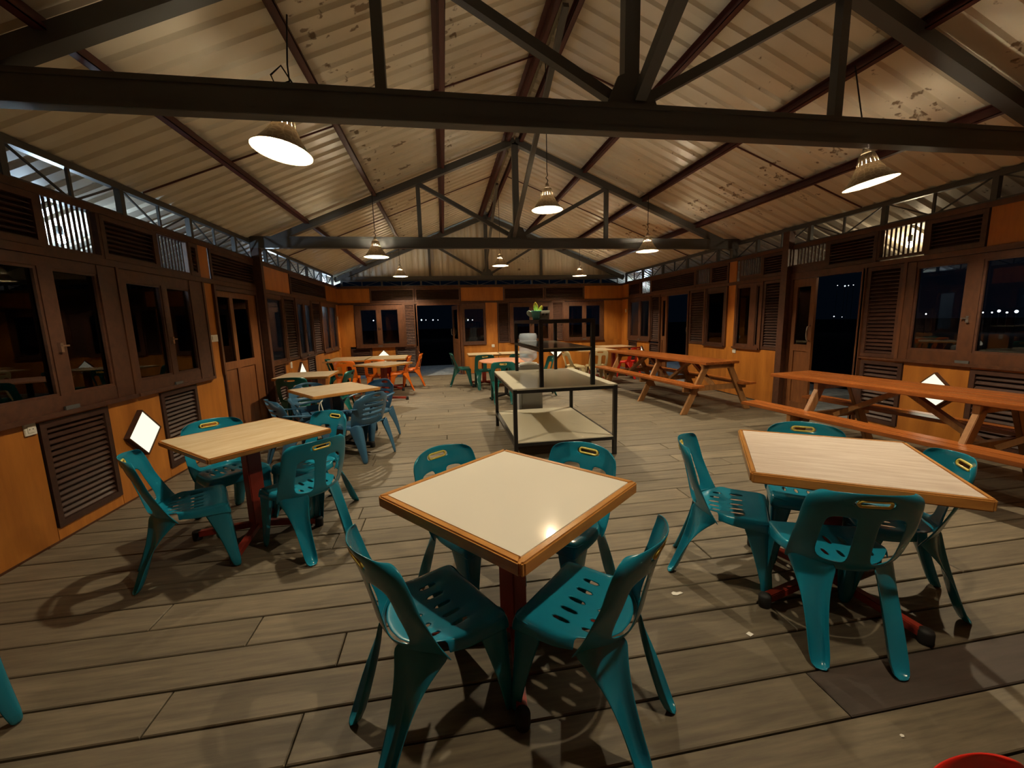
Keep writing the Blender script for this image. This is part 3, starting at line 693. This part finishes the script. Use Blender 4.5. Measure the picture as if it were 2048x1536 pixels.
# ------------------------------------------------------------------ plastic chairs
def chair_meshes():
    R = {}
    # backrest cage with two tall openings and a grip hole
    us = [-1.07, -1, -.70, -.36, -.2, 0, .2, .36, .70, 1, 1.07]
    rows = [(.400, -.150, .205), (.440, -.180, .212), (.53, -.197, .212), (.60, -.213, .208), (.665, -.229, .206), (.70, -.240, .204), (.726, -.248, .200), (.755, -.257, .190), (.790, -.268, .150)]
    mb = MB(); n = len(us)
    for i, (z, y, hw) in enumerate(rows):
        for u in us:
            uu = max(-1, min(1, u)); lip = .028 if abs(u) > 1 else 0
            low = max(0, (.60 - z) / .2)
            lip *= 1 - min(1, low*1.3)
            yy = y + .050 * uu*uu + lip + .075 * low * abs(uu)**3
            drop = -.012 - .020 * abs(uu)**3 if i == 0 else 0
            mb.v.append((u * hw, yy, z + drop - (0.012 * uu*uu if i == len(rows)-1 else 0)))
    for i in range(len(rows) - 1):
        for j in range(n - 1):
            if 1 <= i <= 3 and j in (2, 3, 6, 7): continue
            if i == 6 and j in (3, 4, 5, 6): continue
            mb.f.append((i*n+j, i*n+j+1, (i+1)*n+j+1, (i+1)*n+j))
    R['backrest'] = bake(mb, .007, 2, TEAL, 'backrest')
    # grip rim
    pts = []; a, b = .058, .0135
    for k in range(24):
        th = 2*PI*k/24; cx = (a - b) * (1 if math.cos(th) > 0 else -1)
        x = cx + b * math.cos(th); z = b * math.sin(th); pts.append((x, -.2525 + .05*(x/.19)**2 - .29*z, .7405 + z))
    mb = MB(); mb.tube(pts, .0062, 6, True); R['grip_rim'] = mb.mesh('grip_rim', YELL, True)
    # seat cage with two rows of five slots
    us = [-1, -.88, -.65, -.58, -.35, -.28, -.035, .035, .28, .35, .58, .65, .88, 1]
    ys = [-.185, -.15, -.105, -.035, .025, .095, .15, .195, .212]
    mb = MB(); n = len(us)
    for i, y in enumerate(ys):
        hw = .192 + (.208 - .192) * min(1, max(0, (y + .185) / .22))
        if i == len(ys) - 1: hw -= .008
        for u in us:
            z = .432 - .016 * (1 - u*u) * (1 - max(0, y/.215)**2) - (.010 if i == len(ys)-1 else 0) + (.010 if abs(u) == 1 and y < 0 else 0)
            yb = .152 - .05*u*u - .070*abs(u)**3
            mb.v.append((u * hw, y * yb / .185 if y < 0 else y, z))
    for i in range(len(ys) - 1):
        for j in range(n - 1):
            if i in (2, 4) and j in (2, 4, 6, 8, 10): continue
            mb.f.append((i*n+j, i*n+j+1, (i+1)*n+j+1, (i+1)*n+j))
    # skirt
    m_ = len(ys); base = len(mb.v)
    ring = [i*n for i in range(m_)] + [(m_-1)*n + j for j in range(1, n)] + [i*n + n-1 for i in range(m_-2, -1, -1)]
    for q in ring:
        x, y, z = mb.v[q]; s = 1.035; mb.v.append((x * s, y * 1.03 + .004, z - .028))
    for q in ring:
        x, y, z = mb.v[q]; arch = .016 * (1 - abs(2*(y + .185)/.4 - 1)); mb.v.append((x * 1.05, y * 1.045 + .004, z - .062 + arch))
    L = len(ring)
    for a in range(L - 1):
        mb.f.append((ring[a], ring[a+1], base + a+1, base + a)); mb.f.append((base + a, base + a+1, base + L + a+1, base + L + a))
    R['seat'] = bake(mb, .005, 1, TEAL, 'seat')
    # legs: tapering angle sections, closed at the foot
    def leg(pts_top, pts_bot, gus):
        mb = MB(); n = len(pts_top); K = 6
        ct = [sum(p[i] for p in pts_top)/n for i in range(3)]; cb = [sum(p[i] for p in pts_bot)/n for i in range(3)]
        for k in range(K + 1):
            f = (k / K)**1.5; g = 1 - (1 - f)**gus
            for a, b in zip(pts_top, pts_bot):
                mb.v.append(tuple(ct[i] + (cb[i] - ct[i])*f + (a[i] - ct[i])*(1 - g) + (b[i] - cb[i])*g for i in range(3)))
        for k in range(K):
            for j in range(n - 1): mb.f.append((k*n+j, k*n+j+1, (k+1)*n+j+1, (k+1)*n+j))
        return mb, K * n
    for s in (-1, 1):
        # front: outside corner rounded, open to the inside
        top = [(s*.098, .218, .40), (s*.165, .219, .425), (s*.200, .214, .425), (s*.213, .198, .425), (s*.214, .15, .425), (s*.206, .085, .40)]
        bot = [(s*.168, .246, 0), (s*.186, .248, 0), (s*.203, .247, 0), (s*.212, .238, 0), (s*.213, .222, 0), (s*.210, .200, 0)]
        mb, q = leg(top, bot, 1.6); mb.v.append((s*.19, .225, .004)); c = len(mb.v) - 1
        for j in range(5): mb.f.append((q + j, q + j + 1, c))
        R['front%d' % s] = bake(mb, .005, 1, TEAL, 'leg')
        # rear: channel open to the back with a small foot plate
        top = [(s*.210, -.030, .385), (s*.206, -.058, .410), (s*.170, -.094, .424), (s*.112, -.136, .430), (s*.080, -.150, .430), (s*.070, -.172, .405)]
        bot = [(s*.186, -.268, 0), (s*.182, -.258, 0), (s*.160, -.246, 0), (s*.136, -.241, 0), (s*.117, -.243, 0), (s*.113, -.288, 0)]
        mb, q = leg(top, bot, 3.2); mb.v.append((s*.15, -.292, .006)); c = len(mb.v) - 1
        for j in range(5): mb.f.append((q + j, q + j + 1, c))
        R['rear%d' % s] = bake(mb, .005, 1, TEAL, 'leg')
    return R
CH = chair_meshes()
def own(o, m):
    o.material_slots[0].link = 'OBJECT'; o.material_slots[0].material = m
def heading(fx, fy): return math.atan2(-fx, fy)
def chair(x, y, fx, fy, m, label, rim=YELL, group=None):
    t = thing('plastic_chair', label, 'chair', (x, y, 0), heading(fx, fy), group)
    for nm, key in (('seat', 'seat'), ('backrest', 'backrest'), ('leg', 'front-1'), ('leg', 'front1'), ('leg', 'rear-1'), ('leg', 'rear1')):
        o = place(nm, CH[key], t); own(o, m)
    if rim:
        o = place('grip_rim', CH['grip_rim'], t); own(o, rim)
    return t

# nearest table
chair(-.11, 1.45, .87, .49, TEAL, 'teal plastic chair front left of the cream table, seen from its side')
chair(.50, 1.353, -.70, .71, TEAL, 'teal plastic chair front right of the cream table with a sunlit-smooth slotted seat'.replace('sunlit-smooth ', 'bright '))
chair(.08, 2.15, .63, -.777, TEAL, 'teal plastic chair tucked behind the left far edge of cream table')
chair(.60, 2.04, -.777, -.63, TEAL, 'teal plastic chair tucked behind the right far edge of cream table')
# right table
chair(1.57, 2.04, .80, -.60, TEAL, 'teal plastic chair at the left edge of the streaky right table')
chair(2.18, 2.10, -.57, -.82, TEAL, 'teal plastic chair behind the far edge of the streaky right table')
chair(1.75, 1.52, .36, .93, TEAL, 'teal plastic chair with its back to us before the streaky table')
chair(2.29, 1.69, -.83, .55, TEAL, 'teal plastic chair at the right edge of the streaky right table')
# left table
chair(-1.665, 2.75, .88, .47, TEAL, 'teal plastic chair at the near left of marbled table, seen sideways')
chair(-1.715, 3.39, .74, -.68, TEAL, 'teal plastic chair behind the left far edge of the marbled table')
chair(-.99, 2.88, -.72, .69, TEAL, 'teal plastic chair with its back to us at the marbled table')
chair(-1.10, 3.42, -.6, -.8, TEAL, 'teal plastic chair behind the right corner of the marbled table')
# dark green chairs of the corner table on the left
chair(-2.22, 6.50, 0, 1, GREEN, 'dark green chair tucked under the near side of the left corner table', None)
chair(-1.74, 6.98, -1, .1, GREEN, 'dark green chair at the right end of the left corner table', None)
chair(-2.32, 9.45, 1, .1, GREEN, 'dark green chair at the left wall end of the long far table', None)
# orange chairs
chair(-1.02, 9.55, -1, -.12, ORANGE, 'bright orange chair at the right end of long table, the nearer one', None)
chair(-.80, 10.15, -1, -.05, ORANGE, 'bright orange chair at the right end of long table, the farther one', None)
chair(-2.05, 9.02, .05, 1, ORANGE, 'orange chair before the long far table, left of its companion', None)
chair(-1.47, 9.12, 0, 1, ORANGE, 'orange chair before the long far table, right of its companion', None)
# chairs right of the doorway
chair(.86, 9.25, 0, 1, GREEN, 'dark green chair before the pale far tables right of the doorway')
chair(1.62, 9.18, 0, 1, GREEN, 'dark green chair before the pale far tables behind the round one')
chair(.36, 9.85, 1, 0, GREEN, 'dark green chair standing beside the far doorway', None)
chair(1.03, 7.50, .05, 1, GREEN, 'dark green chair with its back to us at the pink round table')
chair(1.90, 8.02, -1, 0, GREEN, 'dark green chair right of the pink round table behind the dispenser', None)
chair(2.98, 9.35, 1, .12, CREAM, 'cream plastic chair seen sideways left of the far right table', None)
chair(3.52, 9.20, .04, 1, CREAM, 'cream plastic chair with its back to us at the far right table', None)
chair(4.60, 9.75, -.5, .9, REDP, 'red plastic chair beyond the far end of the farther picnic table', None)
# chairs cut by the frame
chair(-1.975, 1.53, .3, .95, TEAL, 'teal plastic chair of which only a leg shows at left edge', None)
chair(.812, .182, .45, -.89, REDP, 'red plastic chair whose top just shows in the lower right corner', None)

# ------------------------------------------------------------------ blue armchairs
def armchair_meshes():
    R = {}
    us = [-1.08, -1, -.62, -.3, 0, .3, .62, 1, 1.08]
    zs = [.39, .43, .47, .488, .525, .543, .58, .598, .635, .653, .69, .705, .735, .765]
    mb = MB(); n = len(us)
    for i, z in enumerate(zs):
        f = (z - .39) / .375; hw = .215 + .02 * math.sin(PI * min(1, f*1.1)) - (.0 if f < .8 else (f - .8) * .36)
        for u in us:
            uu = max(-1, min(1, u)); mb.v.append((u*hw, -.185 - .13*f + .06*uu*uu + (.02 if abs(u) > 1 else 0), z - (.02*uu*uu if f > .9 else 0)))
    for i in range(len(zs) - 1):
        for j in range(n - 1):
            if i in (2, 4, 6, 8) and j in (2, 3, 4, 5): continue
            if i == 11 and j in (3, 4): continue
            mb.f.append((i*n+j, i*n+j+1, (i+1)*n+j+1, (i+1)*n+j))
    R['backrest'] = bake(mb, .007, 1, BLUE, 'backrest')
    us = [-1, -.8, -.4, 0, .4, .8, 1]; ys = [-.19, -.12, 0, .12, .2, .225]
    mb = MB(); n = len(us)
    for i, y in enumerate(ys):
        hw = .215 + .03 * (y + .19) / .41
        for u in us: mb.v.append((u*hw, y, .40 - .014*(1 - u*u) - (.012 if i == 5 else 0)))
    for i in range(5):
        for j in range(n-1): mb.f.append((i*n+j, i*n+j+1, (i+1)*n+j+1, (i+1)*n+j))
    ring = [i*n for i in range(6)] + [5*n + j for j in range(1, n)] + [i*n + n-1 for i in range(4, -1, -1)]
    b0 = len(mb.v)
    for q in ring: x, y, z = mb.v[q]; mb.v.append((x*1.03, y*1.03, z - .05))
    for a in range(len(ring) - 1): mb.f.append((ring[a], ring[a+1], b0+a+1, b0+a))
    R['seat'] = bake(mb, .006, 1, BLUE, 'seat')
    for s in (-1, 1):
        pts = [(s*.225, -.235, .60), (s*.262, -.16, .592), (s*.278, -.02, .575), (s*.280, .10, .560), (s*.272, .185, .535), (s*.258, .222, .48), (s*.246, .235, .40)]
        mb = MB(); m_ = len(pts)
        for i, p in enumerate(pts):
            a = Vector(pts[min(i+1, m_-1)]) - Vector(pts[max(i-1, 0)]); a.normalize(); side = Vector((1, 0, 0)); up_ = side.cross(a).normalized()
            for w, h_ in ((-.026, -.008), (.026, -.008), (.026, .010), (-.026, .010)): mb.v.append(tuple(Vector(p) + side*w + up_*h_))
        for i in range(m_-1):
            for k in range(4): mb.f.append((i*4+k, i*4+(k+1) % 4, (i+1)*4+(k+1) % 4, (i+1)*4+k))
        mb.f += [(0, 1, 2, 3), tuple((m_-1)*4 + k for k in (3, 2, 1, 0))]
        R['arm%d' % s] = bake(mb, 0, 1, BLUE, 'arm')
        for key, top, bot in (('front', [(s*.15, .226, .38), (s*.22, .232, .41), (s*.252, .222, .42), (s*.257, .17, .41), (s*.25, .10, .38)], [(s*.215, .262, 0), (s*.235, .266, 0), (s*.258, .262, 0), (s*.262, .24, 0), (s*.258, .215, 0)]),
                              ('rear', [(s*.14, -.196, .38), (s*.195, -.205, .42), (s*.228, -.195, .43), (s*.236, -.14, .41), (s*.236, -.07, .37)], [(s*.195, -.30, 0), (s*.215, -.305, 0), (s*.235, -.30, 0), (s*.24, -.28, 0), (s*.236, -.255, 0)])):
            mb = MB(); n = 5; K = 5
            for k in range(K+1):
                f = k/K; g = 1 - (1-f)**1.3
                for a, b in zip(top, bot): mb.v.append(tuple(a[i] + (b[i]-a[i])*(f if i == 2 else g) for i in range(3)))
            for k in range(K):
                for j in range(n-1): mb.f.append((k*n+j, k*n+j+1, (k+1)*n+j+1, (k+1)*n+j))
            mb.v.append((s*.232, (.24 if key == 'front' else -.28), .004)); c = len(mb.v)-1
            for j in range(4): mb.f.append((K*n+j, K*n+j+1, c))
            R['%s%d' % (key, s)] = bake(mb, .006, 1, BLUE, 'leg')
    return R
AC = armchair_meshes()
def armchair(x, y, fx, fy, label):
    t = thing('plastic_armchair', label, 'armchair', (x, y, 0), heading(fx, fy))
    for nm, key in (('seat', 'seat'), ('backrest', 'backrest'), ('arm', 'arm-1'), ('arm', 'arm1'), ('leg', 'front-1'), ('leg', 'front1'), ('leg', 'rear-1'), ('leg', 'rear1')): place(nm, AC[key], t)
armchair(-1.01, 4.86, -.80, .60, 'grey-blue plastic armchair with its slatted back towards us')
armchair(-1.02, 5.58, -.6, -.8, 'grey-blue plastic armchair behind the right corner of tan table')
armchair(-1.68, 5.52, .55, -.83, 'grey-blue plastic armchair behind the left far edge of tan table')
armchair(-1.62, 4.72, .80, .60, 'grey-blue plastic armchair at the near left of the tan table')

# ------------------------------------------------------------------ square tables
def square_table(x, y, deg, size, top, label, edge=.045, rim=.032, ped=PEDR, depth=None):
    t = thing('square_table', label, 'table', (x, y, 0), math.radians(deg)); a = size/2; c = (depth or size)/2; H = .75
    mb = MB(); mb.box((-a + rim, -c + rim, H - .03), (a - rim, c - rim, H - .0008)); obj('tabletop', mb, top, t)
    for s in (-1, 1):
        mb = MB(); ch = .012
        mb.prism([(-a + ch, s*c), (a - ch, s*c), (a, s*(c - ch)), (a - rim, s*(c - rim)), (-a + rim, s*(c - rim)), (-a, s*(c - ch))], H - edge, H); obj('edge_strip', mb, EDGEX, t, False, .006)
        mb = MB()
        mb.prism([(s*a, -c + ch), (s*a, c - ch), (s*(a - rim), c - rim), (s*(a - rim), -c + rim)], H - edge, H); obj('edge_strip', mb, EDGEW, t, False, .006)
    mb = MB(); mb.box((-.047, -.047, .05), (.047, .047, H - .035)); obj('pedestal', mb, ped, t, False, .006)
    mb = MB(); mb.box((-.19, -.19, H - .04), (.19, .19, H - .031)); obj('mounting_plate', mb, ped, t)
    for k in range(4):
        an = PI/4 + k*PI/2; d = Vector((math.cos(an), math.sin(an), 0)); r = .455 if size > .82 else .42
        mb = MB(); mb.bar(d*.03 + Vector((0, 0, .075)), d*r + Vector((0, 0, .042)), .042, .042); obj('base_bar', mb, ped, t, False, .004)
        mb = MB(); mb.lathe([(0, 0), (.027, 0), (.03, .012), (.03, .055), (.026, .066), (0, .068)], 14, tuple(d*(r - .01))); obj('foot_cap', mb, BLACKR, t, True)
    return t
square_table(.26, 1.75, 39.5, .84, LAMI, 'square table with plain cream top and oak edging nearest the camera', .052, .034)
square_table(2.012, 1.787, -34.3, .855, LAMG, 'square table with pale streaky top on the right', .05, .026)
square_table(-1.42, 3.117, 47.5, .80, LAMY, 'square table with marbled yellowish top near the left wall', .036, .014)
square_table(-1.35, 5.20, 37, .80, LAMT, 'square tan table among the grey-blue armchairs', .035, .012, BLACKST)
square_table(-2.17, 6.90, 2, .80, LAMT, 'square tan table in the corner by the left wall', .035, .012)
square_table(-1.20, 8.27, 54, .80, LAMT, 'square tan table before the orange chairs', .035, .012)
square_table(-2.16, 9.80, 0, .86, LAMY, 'long far table before the left window, its left half', .035, .012, PEDR, 1.15)
square_table(-1.30, 9.82, 1, .84, LAMY, 'long far table before the left window, its right half', .035, .012, PEDR, 1.15)
square_table(.90, 9.78, 0, .76, LAMY, 'pale far table right of the doorway, left of its twin', .035, .012)
square_table(1.66, 9.78, 0, .76, LAMY, 'pale far table right of the doorway, right of its twin', .035, .012)
square_table(3.62, 9.85, 2, 1.0, LAMY, 'pale square table with red pedestal before the far right window', .035, .012)
square_table(4.58, 10.72, 2, .9, LAMY, 'pale square table pushed into the far right corner', .035, .012)
t = thing('round_table', 'round table with pink top beside the dispenser', 'table', (1.17, 7.98, 0))
mb = MB(); mb.lathe([(0, .722), (.50, .722), (.522, .73), (.522, .745), (.515, .75), (0, .75)], 40); obj('tabletop', mb, LAMP, t)
mb = MB(); mb.lathe([(.04, .05), (.04, .72)], 14); obj('pedestal', mb, BLACKST, t, True)
for k in range(4):
    an = k*PI/2 + .4; d = Vector((math.cos(an), math.sin(an), 0)); mb = MB(); mb.bar(d*.03 + Vector((0, 0, .07)), d*.38 + Vector((0, 0, .025)), .04, .04); obj('base_bar', mb, BLACKST, t)

# white cable loop hanging from the tan table
mb = MB(); pts = [(-1.36 + .035*math.cos(a)*math.sin(a/2), 4.70, .60 + .085*math.sin(a)) for a in [2*PI*k/20 + PI/2 for k in range(20)]]
mb.tube([(x, y, z) for x, y, z in pts], .006, 6, True)
mb.tube([(-1.36, 4.70, .68), (-1.362, 4.74, .705), (-1.365, 4.79, .714)], .006, 6)
tag(obj('cable_loop', mb, WHITEP, None, True), 'white cable looped under the near corner of the tan table', 'cable')

# ------------------------------------------------------------------ picnic tables
def picnic(x, y, deg, length, frames, label):
    t = thing('picnic_table', label, 'picnic table', (x, y, 0), math.radians(deg)); L = length/2
    for i in range(4):
        mb = MB(); w = .155; x0 = -.31 + i*w; mb.box((x0 + .001, -L, .762), (x0 + w - .001, L, .80)); obj('top_plank', mb, PICN, t, False, .004)
    for s in (-1, 1):
        for i in range(2):
            mb = MB(); x0 = .36 + i*.12; mb.box((s*x0, -L - .06, .425), (s*(x0 + .118), L + .12, .46)); obj('seat_plank', mb, PICN, t, False, .004)
    for fy in frames:
        mb = MB(); mb.box((-.29, fy - .022, .69), (.29, fy + .022, .76)); obj('top_batten', mb, PICL, t)
        mb = MB(); mb.box((-.585, fy + .024, .345), (.585, fy + .066, .424)); obj('cross_beam', mb, PICL, t)
        for s in (-1, 1):
            mb = MB(); a, b = Vector((s*.20, fy, .76)), Vector((s*.60, fy, 0)); q = [(a.x - .05, a.z), (a.x + .05, a.z), (b.x + .055, 0), (b.x - .055, 0)]
            mb.prism([(p[0], p[1]) for p in q], -.022, .022, lambda X, Z, D: (X, fy + D, Z)); obj('leg', mb, PICL, t, False, .004)
    for i in range(len(frames) - 1):
        a, b = frames[i], frames[i+1]; m_ = (a + b)/2
        for c, e in ((a + .06, m_ - .03), (b - .03, m_ + .03)):
            mb = MB(); mb.bar((0, c, .39), (0, e, .745), .045, .07, (1, 0, 0)); obj('brace', mb, PICL, t)
    return t
picnic(4.035, 7.15, 6, 3.0, [-1.40, -.22, 1.15], 'long varnished picnic table, the farther one along the right wall')
picnic(4.325, 2.82, 6.5, 3.1, [-1.3, -.28, 1.0], 'long varnished picnic table, the nearer one along the right wall')

# ------------------------------------------------------------------ shelf rack
X0, X1, Y0, Y1 = .68, 1.835, 4.17, 5.80
t = thing('shelf_rack', 'black steel two-tier rack with worn white boards and narrow upper shelves', 'rack', (0, 0, 0)); w = .041
t.location = (X0, Y0, 0)
def S(x, y, z): return (x - X0, y - Y0, z)
def sbox(name, m, a, b, bev=0.0): mb = MB(); mb.box(S(*a), S(*b)); return obj(name, mb, m, t, False, bev)
for xx in (X0, X1 - w):
    for yy in (Y0, Y1 - w): sbox('rack_leg', BLACKST, (xx, yy, 0), (xx + w, yy + w, .785))
for z in (.17, .745):
    for yy in (Y0, Y1 - w): sbox('rail', BLACKST, (X0 + w, yy, z), (X1 - w, yy + w, z + .035))
    for xx in (X0, X1 - w): sbox('rail', BLACKST, (xx, Y0 + w, z), (xx + w, Y1 - w, z + .035))
    sbox('shelf_board', SHELFW, (X0 + (.002 if z > .5 else w), Y0 + (.002 if z > .5 else .004), z + .035), (X1 - (.002 if z > .5 else w), Y1 - (.002 if z > .5 else .004), z + (.052 if z > .5 else .045)))
UX0, UX1, UY0, UY1 = .975, 1.585, 4.19, 5.74; zb = .7975
for xx in (UX0, UX1 - w):
    for yy in (UY0, UY1 - w): sbox('upper_post', BLACKST, (xx, yy, zb), (xx + w, yy + w, 1.49))
for z in (1.17, 1.465):
    for yy in (UY0, UY1 - w): sbox('rail', BLACKST, (UX0 + w, yy, z), (UX1 - w, yy + w, z + .03))
    for xx in (UX0, UX1 - w): sbox('rail', BLACKST, (xx, UY0 + w, z), (xx + w, UY1 - w, z + .03))
    sbox('shelf_board', SHELFW if z < 1.3 else BLACKST, (UX0 + .002, UY0 + .002, z + .03) if z > 1.3 else (UX0 + w, UY0 + .004, z + .03), (UX1 - .002, UY1 - .002, z + .042) if z > 1.3 else (UX1 - w, UY1 - .004, z + .04))
ZT = 1.5075
# pot of yellow flowers and a clear card holder on the top board
t = thing('flower_pot', 'turquoise pot with yellow paper flowers on the top shelf', 'flower pot', (1.075, 4.75, ZT))
mb = MB(); mb.lathe([(0, 0), (.042, 0), (.058, .09), (.062, .105), (.056, .105), (.05, .09), (0, .085)], 20); obj('pot', mb, mat('turquoise_ceramic', (.20, .70, .66), .35), t, True)
def petal(dx, dy, h_, wdt, lean, m, nm, z0=.08):
    mb = MB(); pr = [(0, .2), (.25, .75), (.55, 1.0), (.8, .72), (1.0, .1)]
    vs = []
    for f, k in pr:
        for u in (-1, -.4, .4, 1): vs.append((dx + lean*f + u*wdt*k, dy + .012*u*u - .01*f, z0 + h_*f))
    mb.add(vs, [(i*4+j, i*4+j+1, (i+1)*4+j+1, (i+1)*4+j) for i in range(4) for j in range(3)])
    me = bake(mb, .006, 1, m, nm); place(nm, me, t)
YP = mat('yellow_petal', (.92, .70, .10), .5); GP = mat('pale_leaf', (.52, .62, .58), .5)
petal(.0, 0, .125, .034, -.012, YP, 'petal'); petal(.045, .01, .085, .030, .022, YP, 'petal'); petal(-.06, 0, .08, .045, -.03, GP, 'leaf', .03); petal(.02, .03, .08, .03, .0, GP, 'leaf', .05)
t = thing('card_holder', 'clear card holder with two small printed marks beside the flower pot', 'card holder', (1.15, 4.68, ZT))
mb = MB(); T_ = lambda x, yy, z: (x + .22*yy, z + .35*yy, yy)
mb.prism([(-.055, 0.004), (.055, 0.004), (.055, .105), (-.055, .105)], 0, .004, T_); obj('card', mb, mat('cream_card', (.62, .60, .48), .4), t)
mb = MB(); mb.prism([(-.058, .002), (.058, .002), (.058, .108), (-.058, .108)], -.005, -.002, T_); mb.prism([(-.058, 0), (.058, 0), (.058, .003), (-.058, .003)], -.04, .04, T_); obj('clear_stand', mb, GLASS, t)
mb = MB()
for cx in (-.022, .022):
    mb.prism([(cx + .012*math.cos(a), .06 + .014*math.sin(a)) for a in [k*PI/4 for k in range(8)]], -.0012, -.0004, T_)
obj('printed_mark', mb, mat('grey_print', (.22, .24, .22), .6), t)

# ------------------------------------------------------------------ water dispenser
t = thing('water_dispenser', 'pale grey water dispenser with a clear bottle behind the shelf rack', 'water dispenser', (1.25, 6.14, 0))
mb = MB(); mb.box((-.18, -.16, .02), (.18, .17, .84)); obj('cabinet', mb, DISP, t, False, .02)
mb = MB(); mb.box((-.145, -.168, .06), (.145, -.160, .50)); obj('cabinet_door', mb, mat('grey_door', (.34, .35, .37), .35), t, False, .004)
mb = MB(); mb.box((-.13, -.166, .55), (.13, -.160, .78)); obj('tap_recess', mb, mat('recess_grey', (.25, .25, .26), .5), t)
for s in (-1, 1):
    mb = MB(); mb.tube([(s*.05, -.162, .70), (s*.05, -.205, .70), (s*.05, -.21, .665)], .013, 8); obj('tap', mb, WHITEP, t, True)
mb = MB(); mb.lathe([(0, .84), (.14, .84), (.13, .865), (.06, .875), (0, .875)], 24); obj('bottle_seat', mb, WHITEP, t, True)
prof = [(.03, .86), (.05, .88), (.125, .93), (.138, .96), (.138, 1.0), (.130, 1.012), (.138, 1.024), (.138, 1.09), (.130, 1.102), (.138, 1.114), (.138, 1.20), (.130, 1.212), (.138, 1.224), (.138, 1.275), (.12, 1.31), (.0, 1.315)]
mb = MB(); mb.lathe(prof, 28); BOT = mat('clear_bottle', (.50, .58, .68), .12); BOT.node_tree.nodes['Principled BSDF'].inputs['Alpha'].default_value = .42
obj('water_bottle', mb, BOT, t, True)

# ------------------------------------------------------------------ scraps on the floor
def scrap(x, y, r, label, rz=0, pts=None, white=(.8, .77, .70)):
    pts = pts or [(-1, -.6), (.2, -.8), (1, 0), (.3, .7), (-.8, .5)]
    mb = MB(); mb.prism([(a*r, b*r) for a, b in pts], 0, .003); o = obj('paper_scrap', mb, mat('scrap_paper', white, .6)); o.location = (x, y, .0005); o.rotation_euler = (0, 0, rz)
    tag(o, label, 'litter')
scrap(1.19, 1.88, .026, 'small torn white scrap on the floor left of the streaky table', .5, [(-1.2, .3), (-.9, .9), (-.2, .9), (.1, .3), (.9, -.1), (1.0, -.7), (.3, -.5), (-.6, -.3)])
scrap(1.36, 1.545, .013, 'square white chip on the floor before the streaky table', .4, [(-1, -.8), (1, -.9), (.9, .8), (-1, .9)])
scrap(1.54, 1.02, .008, 'tiny pale crumb on the floor at the lower right', 0)
